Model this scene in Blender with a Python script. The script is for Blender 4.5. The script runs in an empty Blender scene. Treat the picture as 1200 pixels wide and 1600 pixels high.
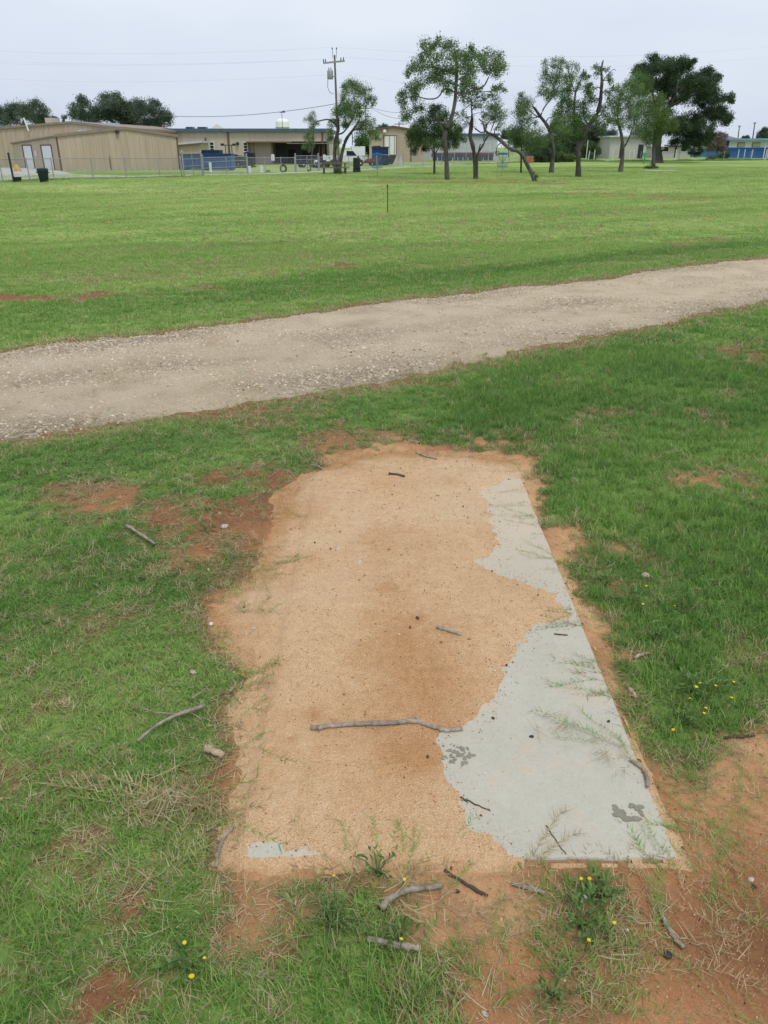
import bpy, math, random
import numpy as np
from mathutils import Vector, Matrix, Euler

R = math.radians
sc = bpy.context.scene
COL = sc.collection

# ------------------------------------------------------------------ camera
CAM_H, F_PX, HORIZON = 1.70, 1200.0, 230.0
PITCH = math.atan((800 - HORIZON) / F_PX)
cam = bpy.data.cameras.new("camera")
cam.sensor_fit = 'VERTICAL'
cam.sensor_height = 36.0
cam.lens = 36.0 * F_PX / 1600.0
cam.clip_start, cam.clip_end = 0.05, 6000
cam_o = bpy.data.objects.new("camera", cam)
COL.objects.link(cam_o)
cam_o.location = (0, 0, CAM_H)
cam_o.rotation_euler = (math.pi / 2 - PITCH, 0, 0)
sc.camera = cam_o

# ------------------------------------------------------------------ sky
SUN_EL, SUN_AZ = 62.0, 150.0          # high sun behind thick cloud
world = bpy.data.worlds.new("World")
sc.world = world
world.use_nodes = True
wn, wl = world.node_tree.nodes, world.node_tree.links
wn.clear()
w_out = wn.new('ShaderNodeOutputWorld')
w_bg = wn.new('ShaderNodeBackground')
w_bg.inputs['Strength'].default_value = 0.1
w_sky = wn.new('ShaderNodeTexSky')
w_sky.sky_type = 'NISHITA'
w_sky.sun_disc = False
w_sky.sun_elevation = R(SUN_EL)
w_sky.sun_rotation = R(SUN_AZ)
w_sky.dust_density = 3.0
w_tc = wn.new('ShaderNodeTexCoord')
w_map = wn.new('ShaderNodeMapping')
w_map.inputs['Scale'].default_value = (1.0, 1.0, 3.2)
w_noise = wn.new('ShaderNodeTexNoise')
w_noise.inputs['Scale'].default_value = 1.7
w_noise.inputs['Detail'].default_value = 5.0
w_noise.inputs['Roughness'].default_value = 0.48
w_ramp = wn.new('ShaderNodeValToRGB')
w_ramp.color_ramp.elements[0].position = 0.34
w_ramp.color_ramp.elements[0].color = (0.595, 0.680, 0.835, 1)
w_ramp.color_ramp.elements[1].position = 0.66
w_ramp.color_ramp.elements[1].color = (0.80, 0.86, 0.955, 1)
w_mul = wn.new('ShaderNodeVectorMath')
w_mul.operation = 'SCALE'
w_mul.inputs['Scale'].default_value = 9.7
w_mix = wn.new('ShaderNodeMix')
w_mix.data_type = 'RGBA'
w_mix.inputs['Factor'].default_value = 0.9
wl.new(w_tc.outputs['Generated'], w_map.inputs['Vector'])
wl.new(w_map.outputs['Vector'], w_noise.inputs['Vector'])
wl.new(w_noise.outputs['Fac'], w_ramp.inputs['Fac'])
wl.new(w_ramp.outputs['Color'], w_mul.inputs[0])
wl.new(w_sky.outputs['Color'], w_mix.inputs['A'])
wl.new(w_mul.outputs['Vector'], w_mix.inputs['B'])
wl.new(w_mix.outputs['Result'], w_bg.inputs['Color'])
wl.new(w_bg.outputs['Background'], w_out.inputs['Surface'])

# ------------------------------------------------------------------ sun
sun = bpy.data.lights.new("sun", 'SUN')
sun.energy = 1.5
sun.angle = R(16)
sun.color = (1.0, 0.965, 0.91)
sun_o = bpy.data.objects.new("sun", sun)
COL.objects.link(sun_o)
_az, _el = R(SUN_AZ), R(SUN_EL)
_d = Vector((math.sin(_az) * math.cos(_el), math.cos(_az) * math.cos(_el), math.sin(_el)))
sun_o.rotation_euler = _d.to_track_quat('Z', 'Y').to_euler()

sc.view_settings.view_transform = 'Standard'
sc.view_settings.look = 'None'
sc.view_settings.exposure = 0.10
sc.view_settings.gamma = 1.0
sc.view_settings.use_curve_mapping = False
sc.render.engine = 'CYCLES'
sc.cycles.use_denoising = True
sc.cycles.max_bounces = 6
sc.cycles.diffuse_bounces = 3
sc.cycles.transmission_bounces = 4
sc.cycles.transparent_max_bounces = 6
sc.cycles.caustics_reflective = False
sc.cycles.caustics_refractive = False

# ================================================================== helpers
rng = np.random.default_rng(7)
random.seed(7)


def smooth(a, b, x):
    t = np.clip((np.asarray(x, float) - a) / (b - a), 0, 1)
    return t * t * (3 - 2 * t)


def _hash(ix, iy, seed):
    h = (ix.astype(np.int64) * 374761393 + iy.astype(np.int64) * 668265263 + seed * 974711) & 0xffffffff
    h = ((h ^ (h >> 13)) * 1274126177) & 0xffffffff
    h = h ^ (h >> 16)
    return (h & 0xffff) / 65535.0


def vnoise(x, y, seed=0):
    x = np.asarray(x, float); y = np.asarray(y, float)
    ix, iy = np.floor(x), np.floor(y)
    fx, fy = x - ix, y - iy
    fx, fy = fx * fx * (3 - 2 * fx), fy * fy * (3 - 2 * fy)
    a = _hash(ix, iy, seed); b = _hash(ix + 1, iy, seed)
    c = _hash(ix, iy + 1, seed); d = _hash(ix + 1, iy + 1, seed)
    return (a + (b - a) * fx) * (1 - fy) + (c + (d - c) * fx) * fy


def fbm(x, y, freq=1.0, octv=4, seed=0, gain=0.5):
    """fractal noise centred on zero, about -0.5 .. 0.5"""
    s, amp, tot = 0.0, 1.0, 0.0
    for k in range(octv):
        s = s + amp * (vnoise(np.asarray(x) * freq + 17.3 * k, np.asarray(y) * freq - 9.1 * k, seed + k) - 0.5)
        tot += amp
        amp *= gain
        freq *= 2.03
    return s / tot * 1.6


_cp, _sp = math.cos(PITCH), math.sin(PITCH)


def ray(px, py):
    """direction of a photo pixel in world space"""
    u, v = (px - 600) / F_PX, (800 - py) / F_PX
    return Vector((u, _cp + v * _sp, -_sp + v * _cp))


def base_z(x, y):
    """large shape of the ground: the yard behind the fence lies a little lower on one side"""
    return -0.5 * smooth(46, 86, y) * smooth(8, -12, x)


def G(px, py):
    """ground point seen at a photo pixel"""
    d = ray(px, py)
    z = 0.0
    p = None
    for _ in range(12):
        t = (z - CAM_H) / min(d.z, -1e-4)
        p = Vector((0, 0, CAM_H)) + d * t
        z = float(base_z(p.x, p.y))
    return p


def P(px, py, Y):
    """point at forward distance Y on the line through a pixel"""
    d = ray(px, py)
    return Vector((0, 0, CAM_H)) + d * (Y / d.y)


def mpp(Y):
    return (P(601, 230, Y) - P(600, 230, Y)).x


def sdist(poly, x, y):
    """signed distance to a polygon, positive inside"""
    poly = np.asarray(poly, float)
    x = np.asarray(x, float); y = np.asarray(y, float)
    best = np.full(x.shape, 1e9)
    inside = np.zeros(x.shape, bool)
    n = len(poly)
    for i in range(n):
        ax, ay = poly[i]; bx, by = poly[(i + 1) % n]
        ex, ey = bx - ax, by - ay
        t = np.clip(((x - ax) * ex + (y - ay) * ey) / (ex * ex + ey * ey + 1e-12), 0, 1)
        best = np.minimum(best, np.hypot(x - ax - t * ex, y - ay - t * ey))
        c = ((ay > y) != (by > y))
        with np.errstate(divide='ignore', invalid='ignore'):
            xi = ax + (y - ay) * ex / (ey if abs(ey) > 1e-12 else 1e-12)
        inside ^= c & (x < xi)
    return np.where(inside, best, -best)


def wpoly(pts):
    return [(G(a, b).x, G(a, b).y) for a, b in pts]


# ------------------------------------------------------------------ object helpers
def tag(o, label=None, cat=None, group=None, kind=None):
    if label: o["label"] = label
    if cat: o["category"] = cat
    if group: o["group"] = group
    if kind: o["kind"] = kind
    return o


def link(o, parent=None):
    COL.objects.link(o)
    if parent is not None:
        o.parent = parent
    return o


def empty(name, loc, label, cat, group=None, rz=0.0):
    o = bpy.data.objects.new(name, None)
    o.empty_display_size = 0.2
    o.location = loc
    o.rotation_euler = (0, 0, rz)
    COL.objects.link(o)
    return tag(o, label, cat, group)


def np_mesh(name, verts, faces, mat=None, smooth_shade=False, attrs=None):
    """mesh from arrays; faces (F,k); attrs {name: (V,) float or (V,4) colour}"""
    verts = np.ascontiguousarray(verts, np.float32); faces = np.ascontiguousarray(faces, np.int32)
    me = bpy.data.meshes.new(name)
    F, k = faces.shape
    me.vertices.add(len(verts)); me.vertices.foreach_set('co', verts.ravel())
    me.loops.add(F * k); me.loops.foreach_set('vertex_index', faces.ravel())
    me.polygons.add(F)
    me.polygons.foreach_set('loop_start', np.arange(0, F * k, k, dtype=np.int32))
    me.polygons.foreach_set('loop_total', np.full(F, k, np.int32))
    if smooth_shade:
        me.polygons.foreach_set('use_smooth', np.ones(F, bool))
    for nme, arr in (attrs or {}).items():
        arr = np.asarray(arr, np.float32)
        if arr.ndim == 1:
            a = me.attributes.new(nme, 'FLOAT', 'POINT'); a.data.foreach_set('value', arr)
        else:
            a = me.attributes.new(nme, 'FLOAT_COLOR', 'POINT'); a.data.foreach_set('color', arr.ravel())
    me.update(calc_edges=True)
    me.validate()
    if mat: me.materials.append(mat)
    return me


def make(name, me, parent=None, loc=(0, 0, 0), rot=(0, 0, 0)):
    o = bpy.data.objects.new(name, me)
    o.location = loc
    o.rotation_euler = rot
    return link(o, parent)


class MB:
    """collects shapes into one mesh"""
    def __init__(self):
        self.v, self.f = [], []

    def add(self, vs, fs):
        n = len(self.v)
        self.v += [tuple(v) for v in vs]
        self.f += [tuple(i + n for i in f) for f in fs]
        return self

    def box(self, lo, hi, M=None):
        (a, b, c), (d, e, f) = lo, hi
        vs = [Vector(q) for q in ((a, b, c), (d, b, c), (d, e, c), (a, e, c), (a, b, f), (d, b, f), (d, e, f), (a, e, f))]
        if M is not None: vs = [M @ q for q in vs]
        return self.add(vs, [(3, 2, 1, 0), (4, 5, 6, 7), (0, 1, 5, 4), (1, 2, 6, 5), (2, 3, 7, 6), (3, 0, 4, 7)])

    def prism(self, poly, y0, y1, M=None):
        """polygon in x,z extruded along y"""
        n = len(poly)
        vs = [Vector((p[0], y0, p[1])) for p in poly] + [Vector((p[0], y1, p[1])) for p in poly]
        if M is not None: vs = [M @ q for q in vs]
        fs = [tuple(range(n)), tuple(range(2 * n - 1, n - 1, -1))]
        fs += [(i, i + n, (i + 1) % n + n, (i + 1) % n) for i in range(n)]
        return self.add(vs, fs)

    def tube(self, pts, rad, seg=6, cap=True):
        pts = [Vector(p) for p in pts]
        if not hasattr(rad, '__len__'): rad = [rad] * len(pts)
        vs, fs = [], []
        up = Vector((0.12, 0.05, 1))
        for i, p in enumerate(pts):
            t = (pts[min(i + 1, len(pts) - 1)] - pts[max(i - 1, 0)])
            t = t.normalized() if t.length > 1e-9 else Vector((0, 0, 1))
            a = t.cross(up if abs(t.z) < 0.9 else Vector((1, 0, 0.1))).normalized()
            b = t.cross(a)
            for k in range(seg):
                th = 2 * math.pi * k / seg
                vs.append(p + (a * math.cos(th) + b * math.sin(th)) * rad[i])
        for i in range(len(pts) - 1):
            for k in range(seg):
                k2 = (k + 1) % seg
                fs.append((i * seg + k, i * seg + k2, (i + 1) * seg + k2, (i + 1) * seg + k))
        if cap:
            fs.append(tuple(range(seg - 1, -1, -1)))
            fs.append(tuple(range((len(pts) - 1) * seg, len(pts) * seg)))
        return self.add(vs, fs)

    def lathe(self, prof, seg=20, c=(0, 0, 0)):
        """profile [(r,z)] about z"""
        vs, fs = [], []
        for r, z in prof:
            for k in range(seg):
                a = 2 * math.pi * k / seg
                vs.append((c[0] + r * math.cos(a), c[1] + r * math.sin(a), c[2] + z))
        for i in range(len(prof) - 1):
            for k in range(seg):
                k2 = (k + 1) % seg
                fs.append((i * seg + k, i * seg + k2, (i + 1) * seg + k2, (i + 1) * seg + k))
        fs.append(tuple(range(seg - 1, -1, -1)))
        fs.append(tuple(range((len(prof) - 1) * seg, len(prof) * seg)))
        return self.add(vs, fs)

    def build(self, name, mat, parent=None, smooth_shade=False, loc=(0, 0, 0), rot=(0, 0, 0)):
        me = bpy.data.meshes.new(name)
        me.from_pydata([tuple(v) for v in self.v], [], self.f)
        if smooth_shade:
            me.polygons.foreach_set('use_smooth', np.ones(len(me.polygons), bool))
        me.materials.append(mat)
        me.update()
        return make(name, me, parent, loc, rot)


# ------------------------------------------------------------------ materials
def new_mat(name):
    m = bpy.data.materials.new(name)
    m.use_nodes = True
    n = m.node_tree.nodes
    for q in list(n):
        n.remove(q)
    out = n.new('ShaderNodeOutputMaterial')
    b = n.new('ShaderNodeBsdfPrincipled')
    m.node_tree.links.new(b.outputs[0], out.inputs['Surface'])
    b.inputs['Roughness'].default_value = 0.8
    b.inputs['Specular IOR Level'].default_value = 0.3
    return m, n, m.node_tree.links, b


def N(n, kind, **kw):
    q = n.new(kind)
    for k, v in kw.items():
        if k.startswith('_'):
            setattr(q, k[1:], v)
        else:
            q.inputs[k.replace('__', ' ')].default_value = v
    return q


def ramp(n, stops):
    r = n.new('ShaderNodeValToRGB')
    e = r.color_ramp.elements
    while len(e) < len(stops): e.new(0.5)
    for i, (p, c) in enumerate(stops):
        e[i].position = p
        e[i].color = (*c, 1) if len(c) == 3 else c
    return r


def mixc(n, l, fac, a, b, blend='MIX'):
    m = n.new('ShaderNodeMix'); m.data_type = 'RGBA'; m.blend_type = blend; m.clamp_factor = True
    for sock, v in (('Factor', fac), ('A', a), ('B', b)):
        s = m.inputs[sock]
        if isinstance(v, (int, float)): s.default_value = v
        elif isinstance(v, tuple): s.default_value = (*v, 1) if len(v) == 3 else v
        else: l.new(v, s)
    return m.outputs['Result']


def math_n(n, l, op, a, b=None, c=None, clamp=False):
    m = n.new('ShaderNodeMath'); m.operation = op; m.use_clamp = clamp
    for i, v in enumerate((a, b, c)):
        if v is None: continue
        if isinstance(v, (int, float)): m.inputs[i].default_value = v
        else: l.new(v, m.inputs[i])
    return m.outputs[0]


def noise_n(n, l, coord, scale, detail=4.0, rough=0.55, dist=0.0):
    t = N(n, 'ShaderNodeTexNoise', Scale=scale, Detail=detail, Roughness=rough, Distortion=dist)
    l.new(coord, t.inputs['Vector'])
    return t.outputs['Fac']


def painted(name, col, rough=0.55, var=0.12, scale=1.5, metal=0.0, rust=None):
    """paint or plastic with weathering: patchy tone and fine bump"""
    m, n, l, b = new_mat(name)
    tc = n.new('ShaderNodeTexCoord').outputs['Object']
    f = noise_n(n, l, tc, scale, 6, 0.65)
    lo = tuple(max(0, c * (1 - var * 1.6)) for c in col); hi = tuple(min(1, c * (1 + var)) for c in col)
    r = ramp(n, [(0.3, lo), (0.7, hi)])
    l.new(f, r.inputs[0])
    c = r.outputs[0]
    if rust:
        f2 = noise_n(n, l, tc, scale * 4, 5, 0.7)
        s = math_n(n, l, 'MULTIPLY_ADD', f2, 6.0, -3.7, clamp=True)
        c = mixc(n, l, s, c, rust)
    l.new(c, b.inputs['Base Color'])
    b.inputs['Roughness'].default_value = rough
    b.inputs['Metallic'].default_value = metal
    return m


def foliage(name, c0, c1, c2, trans=0.25, rough=0.55):
    """leaves: tone from a per-leaf attribute 'tone'"""
    m, n, l, b = new_mat(name)
    at = N(n, 'ShaderNodeAttribute', _attribute_name='tone')
    r = ramp(n, [(0.0, c0), (0.5, c1), (1.0, c2)])
    l.new(at.outputs['Fac'], r.inputs[0])
    l.new(r.outputs[0], b.inputs['Base Color'])
    b.inputs['Roughness'].default_value = rough
    b.inputs['Specular IOR Level'].default_value = 0.25
    t = n.new('ShaderNodeBsdfTranslucent')
    l.new(r.outputs[0], t.inputs['Color'])
    mx = N(n, 'ShaderNodeMixShader', Fac=trans)
    l.new(b.outputs[0], mx.inputs[1]); l.new(t.outputs[0], mx.inputs[2])
    out = [q for q in n if q.type == 'OUTPUT_MATERIAL'][0]
    l.new(mx.outputs[0], out.inputs['Surface'])
    return m


def bark(name, c0, c1, scale=9.0):
    m, n, l, b = new_mat(name)
    tc = n.new('ShaderNodeTexCoord').outputs['Object']
    mp = N(n, 'ShaderNodeMapping', Scale=(1, 1, 0.25))
    l.new(tc, mp.inputs['Vector'])
    f = noise_n(n, l, mp.outputs[0], scale, 7, 0.7, 0.6)
    r = ramp(n, [(0.3, c0), (0.68, c1)])
    l.new(f, r.inputs[0]); l.new(r.outputs[0], b.inputs['Base Color'])
    bp = N(n, 'ShaderNodeBump', Strength=0.8, Distance=0.03)
    l.new(f, bp.inputs['Height']); l.new(bp.outputs[0], b.inputs['Normal'])
    b.inputs['Roughness'].default_value = 0.9
    return m

# ================================================================== THE GROUND
PAD = (-0.372, 0.775, 1.432, 4.09)      # x0 x1 y0 y1 of the concrete tee
PAD_Z = 0.014

SAND_POLY = wpoly([(338, 1356), (352, 1290), (372, 1190), (358, 1110), (392, 1060), (335, 1005), (330, 945), (395, 905),
                   (420, 845), (432, 785), (470, 742), (550, 716), (640, 706), (740, 712), (832, 726), (842, 770), (858, 830), (905, 868),
                   (950, 930), (982, 990), (992, 1040), (985, 1100), (1010, 1180), (1062, 1260), (1090, 1352), (1060, 1385),
                   (900, 1376), (700, 1372), (560, 1372), (420, 1385)])
CONC_POLYS = [wpoly([(1090, 1390), (800, 1390), (792, 1338), (768, 1308), (722, 1278), (706, 1235), (690, 1192), (673, 1160), (690, 1144),
                     (730, 1133), (752, 1118), (778, 1092), (786, 1055), (802, 1018), (832, 986), (880, 972), (940, 962), (1000, 1100)]),
              wpoly([(940, 990), (899, 975), (872, 934), (826, 914), (782, 900), (752, 884), (776, 850), (762, 800), (748, 772),
                     (790, 752), (835, 748), (880, 830), (905, 900)]),
              wpoly([(372, 1364), (392, 1324), (432, 1322), (470, 1330), (496, 1342), (482, 1364)])]
BARE_POLY = wpoly([(362, 1390), (352, 1290), (372, 1190), (362, 1110), (390, 1060), (345, 1010), (328, 945), (398, 905), (415, 868),
                   (400, 850), (405, 810), (430, 780), (480, 745), (500, 715), (545, 702), (640, 692), (720, 702),
                   (832, 716), (838, 760), (842, 822), (888, 830), (900, 850), (876, 880), (908, 935), (945, 962), (962, 1015), (946, 1062),
                   (962, 1100), (1000, 1185), (1050, 1200), (1130, 1170), (1230, 1140), (1500, 1300), (1500, 1750), (720, 1750), (700, 1590), (668, 1500),
                   (640, 1420), (560, 1385), (480, 1385), (440, 1425), (400, 1430)])
# (pixel, radius m, change of grass cover): thin spots and returning clumps
COVER_SPOTS = [((170, 776), .20, -.75), ((90, 790), .14, -.6), ((350, 745), .15, -.85), ((420, 740), .13, -.8), ((340, 805), .22, -.80), ((390, 830), .18, -.85), ((290, 840), .16, -.7), ((250, 800), .18, -.5), ((330, 860), .12, -.6), ((450, 765), .15, -.8), ((160, 800), .2, -.35),
               ((520, 690), .17, -.6), ((660, 690), .25, -.5), ((780, 690), .22, -.55), ((1100, 745), .20, -.75), ((1160, 760), .14, -.5),
               ((1175, 553), .42, -.66), ((890, 540), .2, -.4), ((880, 595), .2, -.35),
               ((960, 860), .10, -.5), ((985, 920), .10, -.45), ((930, 900), .09, -.35),
               ((120, 1330), .10, -.5), ((215, 1420), .09, -.55), ((400, 1455), .10, -.75), ((140, 1570), .10, -.8), ((90, 1210), .1, -.4),
               ((300, 1230), .09, -.35), ((60, 1100), .12, -.3), ((430, 1400), .05, -.5),
               ((560, 1430), .15, .85), ((700, 1480), .12, .45), ((450, 1430), .10, .6), ((640, 1560), .15, .75), ((760, 1545), .12, .35), ((910, 1425), .13, .55), ((880, 1480), .12, .4), ((600, 1380), .06, .45), ((620, 1500), .12, .6), ((680, 1560), .10, .5), ((500, 1480), .15, .6),
               ((940, 1560), .10, .28), ((850, 1580), .09, .4), ((1080, 1090), .14, .5), ((1060, 1150), .1, .6), ((1130, 1120), .12, .4), ((900, 890), .06, .5), ((690, 1400), .07, .2),
               ((1000, 1500), .05, .2), ((780, 1420), .06, .25), ((1010, 1340), .035, .2), ((1150, 1330), .05, .2), ((560, 1340), .05, .2)]
_spots = [(G(*p).x, G(*p).y, r, s) for p, r, s in COVER_SPOTS]


def ext(pl, d0, d1):
    (ax, ay), (bx, by) = pl[0], pl[1]
    (cx, cy), (dx, dy) = pl[-2], pl[-1]
    l0 = math.hypot(bx - ax, by - ay); l1 = math.hypot(dx - cx, dy - cy)
    return [(ax - (bx - ax) / l0 * d0, ay - (by - ay) / l0 * d0)] + pl + [(dx + (dx - cx) / l1 * d1, dy + (dy - cy) / l1 * d1)]


road_far = ext(wpoly([(0, 551), (300, 515), (600, 475), (900, 440), (1200, 403)]), 14, 60)
road_near = ext(wpoly([(0, 687), (400, 628), (600, 590), (830, 548), (1000, 510), (1200, 470)]), 14, 60)
ROAD_POLY = road_far + road_near[::-1]
ROAD_DIR = Vector((road_far[-2][0] - road_far[1][0], road_far[-2][1] - road_far[1][1])).normalized()


def along(x, y):
    return np.asarray(x) * ROAD_DIR.x + np.asarray(y) * ROAD_DIR.y, -np.asarray(x) * ROAD_DIR.y + np.asarray(y) * ROAD_DIR.x


def road_field(x, y):
    f = sdist(ROAD_POLY, x, y)
    s, t = along(x, y)
    return f + 0.20 * fbm(x, y, 0.7, 3, 31) + 0.20 * fbm(x, y, 5.0, 4, 32, .65)


def cover(x, y):
    """grass cover 0..1"""
    x = np.asarray(x, float); y = np.asarray(y, float)
    g = np.ones(x.shape)
    near = (y < 6.5) & (np.abs(x) < 5)
    d = np.full(x.shape, -1.0)
    if near.any():
        d[near] = sdist(BARE_POLY, x[near], y[near])
    d = d + 0.11 * fbm(x, y, 5.5, 4, 3) + 0.09 * fbm(x, y, 22, 3, 5)
    g *= 1 - smooth(-0.13, 0.06, d)
    for sx, sy, r, s in _spots:
        e = np.exp(-(((x - sx) ** 2 + (y - sy) ** 2) / r ** 2)) * s
        if s > 0:
            g = np.maximum(g, e * (0.9 + 1.2 * fbm(x, y, 14, 3, 9)))
        else:
            g = g * np.clip(1 + e * (1.25 + 3.6 * fbm(x, y, 13, 4, 10, .65)), 0, 1)
    # pad itself carries no turf
    inpad = (x > PAD[0] + .02) & (x < PAD[1] - .01) & (y > PAD[2] + .01) & (y < PAD[3] - .03)
    g = np.where(inpad, 0, g)
    rf = road_field(x, y)
    g *= 1 - smooth(-0.16, 0.16, rf)
    g *= 1 - 0.45 * smooth(-0.45, -0.02, rf)
    # left turf is thinner near the tee than the lush turf on the other side
    thin = smooth(0.15, 0.40, fbm(x, y, 2.3, 4, 21)) * 0.5
    g *= 1 - thin * (y < 6)
    # worn streaks out in the field
    for (p, q, w, a) in STREAKS:
        ex, ey = q[0] - p[0], q[1] - p[1]
        t = np.clip(((x - p[0]) * ex + (y - p[1]) * ey) / (ex * ex + ey * ey), 0, 1)
        dd = np.hypot(x - p[0] - t * ex, y - p[1] - t * ey) + w * 1.2 * fbm(x, y, 1.2 / max(w, .3), 3, 41)
        g *= 1 - .92 * a * (1 - smooth(0.3 * w, w, dd)) * smooth(-0.40, 0.02, fbm(x, y, 0.8 / max(w, .3), 3, 43))
    return np.clip(g, 0, 1)


def _st(a, b, w, s):
    p, q = G(*a), G(*b)
    return ((p.x, p.y), (q.x, q.y), w, s)


STREAKS = [_st((0, 468), (140, 462), .45, 1.0), _st((0, 464), (45, 468), .45, 1.0), _st((490, 418), (530, 416), .35, 1.0), _st((600, 284), (880, 287), 1.3, 1.0),
           _st((560, 283), (700, 285), .9, .6), _st((890, 302), (1130, 312), 1.0, 1.0), _st((900, 296), (960, 295), 1.2, .7), _st((1040, 383), (1150, 372), .45, .7),
           _st((715, 352), (860, 344), .5, .4), _st((235, 277), (300, 278), .9, 1.0), _st((15, 284), (33, 284), .8, 1.0), _st((120, 437), (420, 428), .5, .45), _st((150, 458), (330, 452), .4, .4),
           _st((640, 420), (760, 408), .5, .35), _st((955, 270), (975, 270), .7, .9), _st((780, 279), (800, 279), .8, .8), _st((1090, 270), (1150, 271), 1.5, .5)]


def micro_z(x, y):
    """small unevenness near the tee"""
    x = np.asarray(x, float); y = np.asarray(y, float)
    fade = 1 - smooth(10, 30, y)
    z = 0.022 * fbm(x, y, 1.3, 3, 51) * fade + 0.010 * fbm(x, y, 7, 3, 52) * (1 - smooth(5, 9, y))
    dx = np.maximum(np.maximum(PAD[0] - x, x - PAD[1]), np.maximum(PAD[2] - y, y - PAD[3]))
    k = smooth(0.0, 0.35, dx)
    z = z * k + 0.002
    return np.where(dx < -0.03, -0.03, z)


def ground_z(x, y):
    return base_z(x, y) + micro_z(x, y)


def gz(x, y):
    return float(ground_z(np.array([x]), np.array([y]))[0])


def axis(lo, hi, step, far_lo, far_hi, grow=1.12):
    a = list(np.arange(lo, hi, step))
    s, v, up = step, hi, []
    while v < far_hi:
        up.append(v); s *= grow; v += s
    up.append(far_hi)
    s, v, dn = step, lo, []
    while v > far_lo:
        s *= grow; v -= s; dn.append(v)
    dn.append(far_lo - 1)
    return np.array(dn[::-1] + a + up)


gx = axis(-2.2, 2.4, 0.022, -1500, 1500, 1.055)
gy = axis(0.75, 4.6, 0.022, -60, 4000, 1.028)
X, Y = np.meshgrid(gx, gy)
xs, ys = X.ravel(), Y.ravel()
cov = cover(xs, ys)
zs = ground_z(xs, ys)
nx, ny = len(gx), len(gy)
ii = (np.arange(ny - 1)[:, None] * nx + np.arange(nx - 1)[None, :]).ravel()
quads = np.stack([ii, ii + 1, ii + nx + 1, ii + nx], 1)


def tint_map(x, y):
    """0 cool deep green .. 1 yellow green"""
    s, t = along(x, y)
    rd = -sdist(ROAD_POLY, x, y)
    beyond = smooth(0.0, 0.6, t - along(np.array([road_far[2][0]]), np.array([road_far[2][1]]))[1][0])
    yel = smooth(1.2, 4.0, rd) * beyond
    v = 0.30 + 0.36 * yel + .06 * smooth(13, 24, y) - .08 * smooth(34, 55, y)
    v = v + 0.42 * fbm(s * 0.22, t * 1.3, 1.0, 4, 61) + 0.22 * fbm(x, y, 0.25, 3, 62)
    v = v + 0.25 * fbm(x, y, 2.5, 3, 63) * (1 - beyond)
    v = v + 0.035 * np.sin(t * 2.6 + 2 * fbm(x, y, .1, 2, 64)) * yel * (1 - smooth(40, 90, y))
    return np.clip(v, 0, 1)


tint_g = tint_map(xs, ys)
rf_all = road_field(xs, ys)
sandy = np.clip(0.55 + 0.9 * fbm(xs, ys, 3.0, 4, 71) + 0.25 * smooth(-.25, .1, sdist(SAND_POLY, xs, ys)), 0, 1)
_c = G(1180, 1480); sandy *= 1 - 0.8 * np.exp(-((xs - _c.x) ** 2 / .16 + (ys - _c.y) ** 2 / .045))
_c = G(1130, 1270); sandy *= 1 - 0.35 * np.exp(-((xs - _c.x) ** 2 / .14 + (ys - _c.y) ** 2 / .08))
_c = G(900, 1365); sandy *= 1 - 0.5 * np.exp(-((xs - _c.x) ** 2 / .05 + (ys - _c.y) ** 2 / .004))
_c = G(400, 780); sandy *= 1 - 0.75 * np.exp(-((xs - _c.x) ** 2 / .35 + (ys - _c.y) ** 2 / .25))
sandy = np.clip(sandy + .10 * (1 - smooth(0.0, .3, np.abs(xs - .95))) * smooth(1.3, 1.7, ys) * (1 - smooth(3.2, 3.9, ys)), 0, 1)
sandy = sandy * (1 - (.60 - .32 * smooth(2.6, 3.2, ys)) * (1 - smooth(-.42, -.32, xs)) * (1 - smooth(-.06, .02, sdist(SAND_POLY, xs, ys))))  # soil left of the sand toned browner, grass shade included in the colour
sandy = np.where(ys > 4.9, np.where(ys > 25, .55, .16), sandy)

# ---- ground material
m_ground, n, l, b = new_mat("turf_soil")
tc = n.new('ShaderNodeNewGeometry').outputs['Position']
a_cov = N(n, 'ShaderNodeAttribute', _attribute_name='cover').outputs['Fac']
a_tint = N(n, 'ShaderNodeAttribute', _attribute_name='tint').outputs['Fac']
a_sand = N(n, 'ShaderNodeAttribute', _attribute_name='sandy').outputs['Fac']
n1 = noise_n(n, l, tc, 3.0, 8, 0.62)
n2 = noise_n(n, l, tc, 42.0, 6, 0.75)
n3 = noise_n(n, l, tc, 190.0, 4, 0.8)
soil = ramp(n, [(0.0, (.17, .080, .040)), (0.5, (.37, .180, .084)), (1.0, (.58, .345, .18))])
sf = math_n(n, l, 'MULTIPLY_ADD', n2, 0.55, math_n(n, l, 'SUBTRACT', a_sand, 0.28))
sf = math_n(n, l, 'MULTIPLY_ADD', n3, 0.95, math_n(n, l, 'SUBTRACT', sf, 0.47), clamp=True)
l.new(sf, soil.inputs[0])
floor_r = ramp(n, [(0.0, (.075, .150, .032)), (0.5, (.220, .315, .085)), (1.0, (.40, .475, .165))])
ff = math_n(n, l, 'MULTIPLY_ADD', n1, 0.35, math_n(n, l, 'SUBTRACT', a_tint, 0.18))
ff = math_n(n, l, 'MULTIPLY_ADD', n2, 0.5, math_n(n, l, 'SUBTRACT', ff, 0.25), clamp=True)
l.new(ff, floor_r.inputs[0])
thatch = ramp(n, [(0.3, (.085, .052, .024)), (0.5, (.20, .13, .06)), (0.7, (.36, .27, .135))])
l.new(n2, thatch.inputs[0])
cv = math_n(n, l, 'MULTIPLY_ADD', math_n(n, l, 'SUBTRACT', n2, 0.5), 0.9, a_cov)
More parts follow.
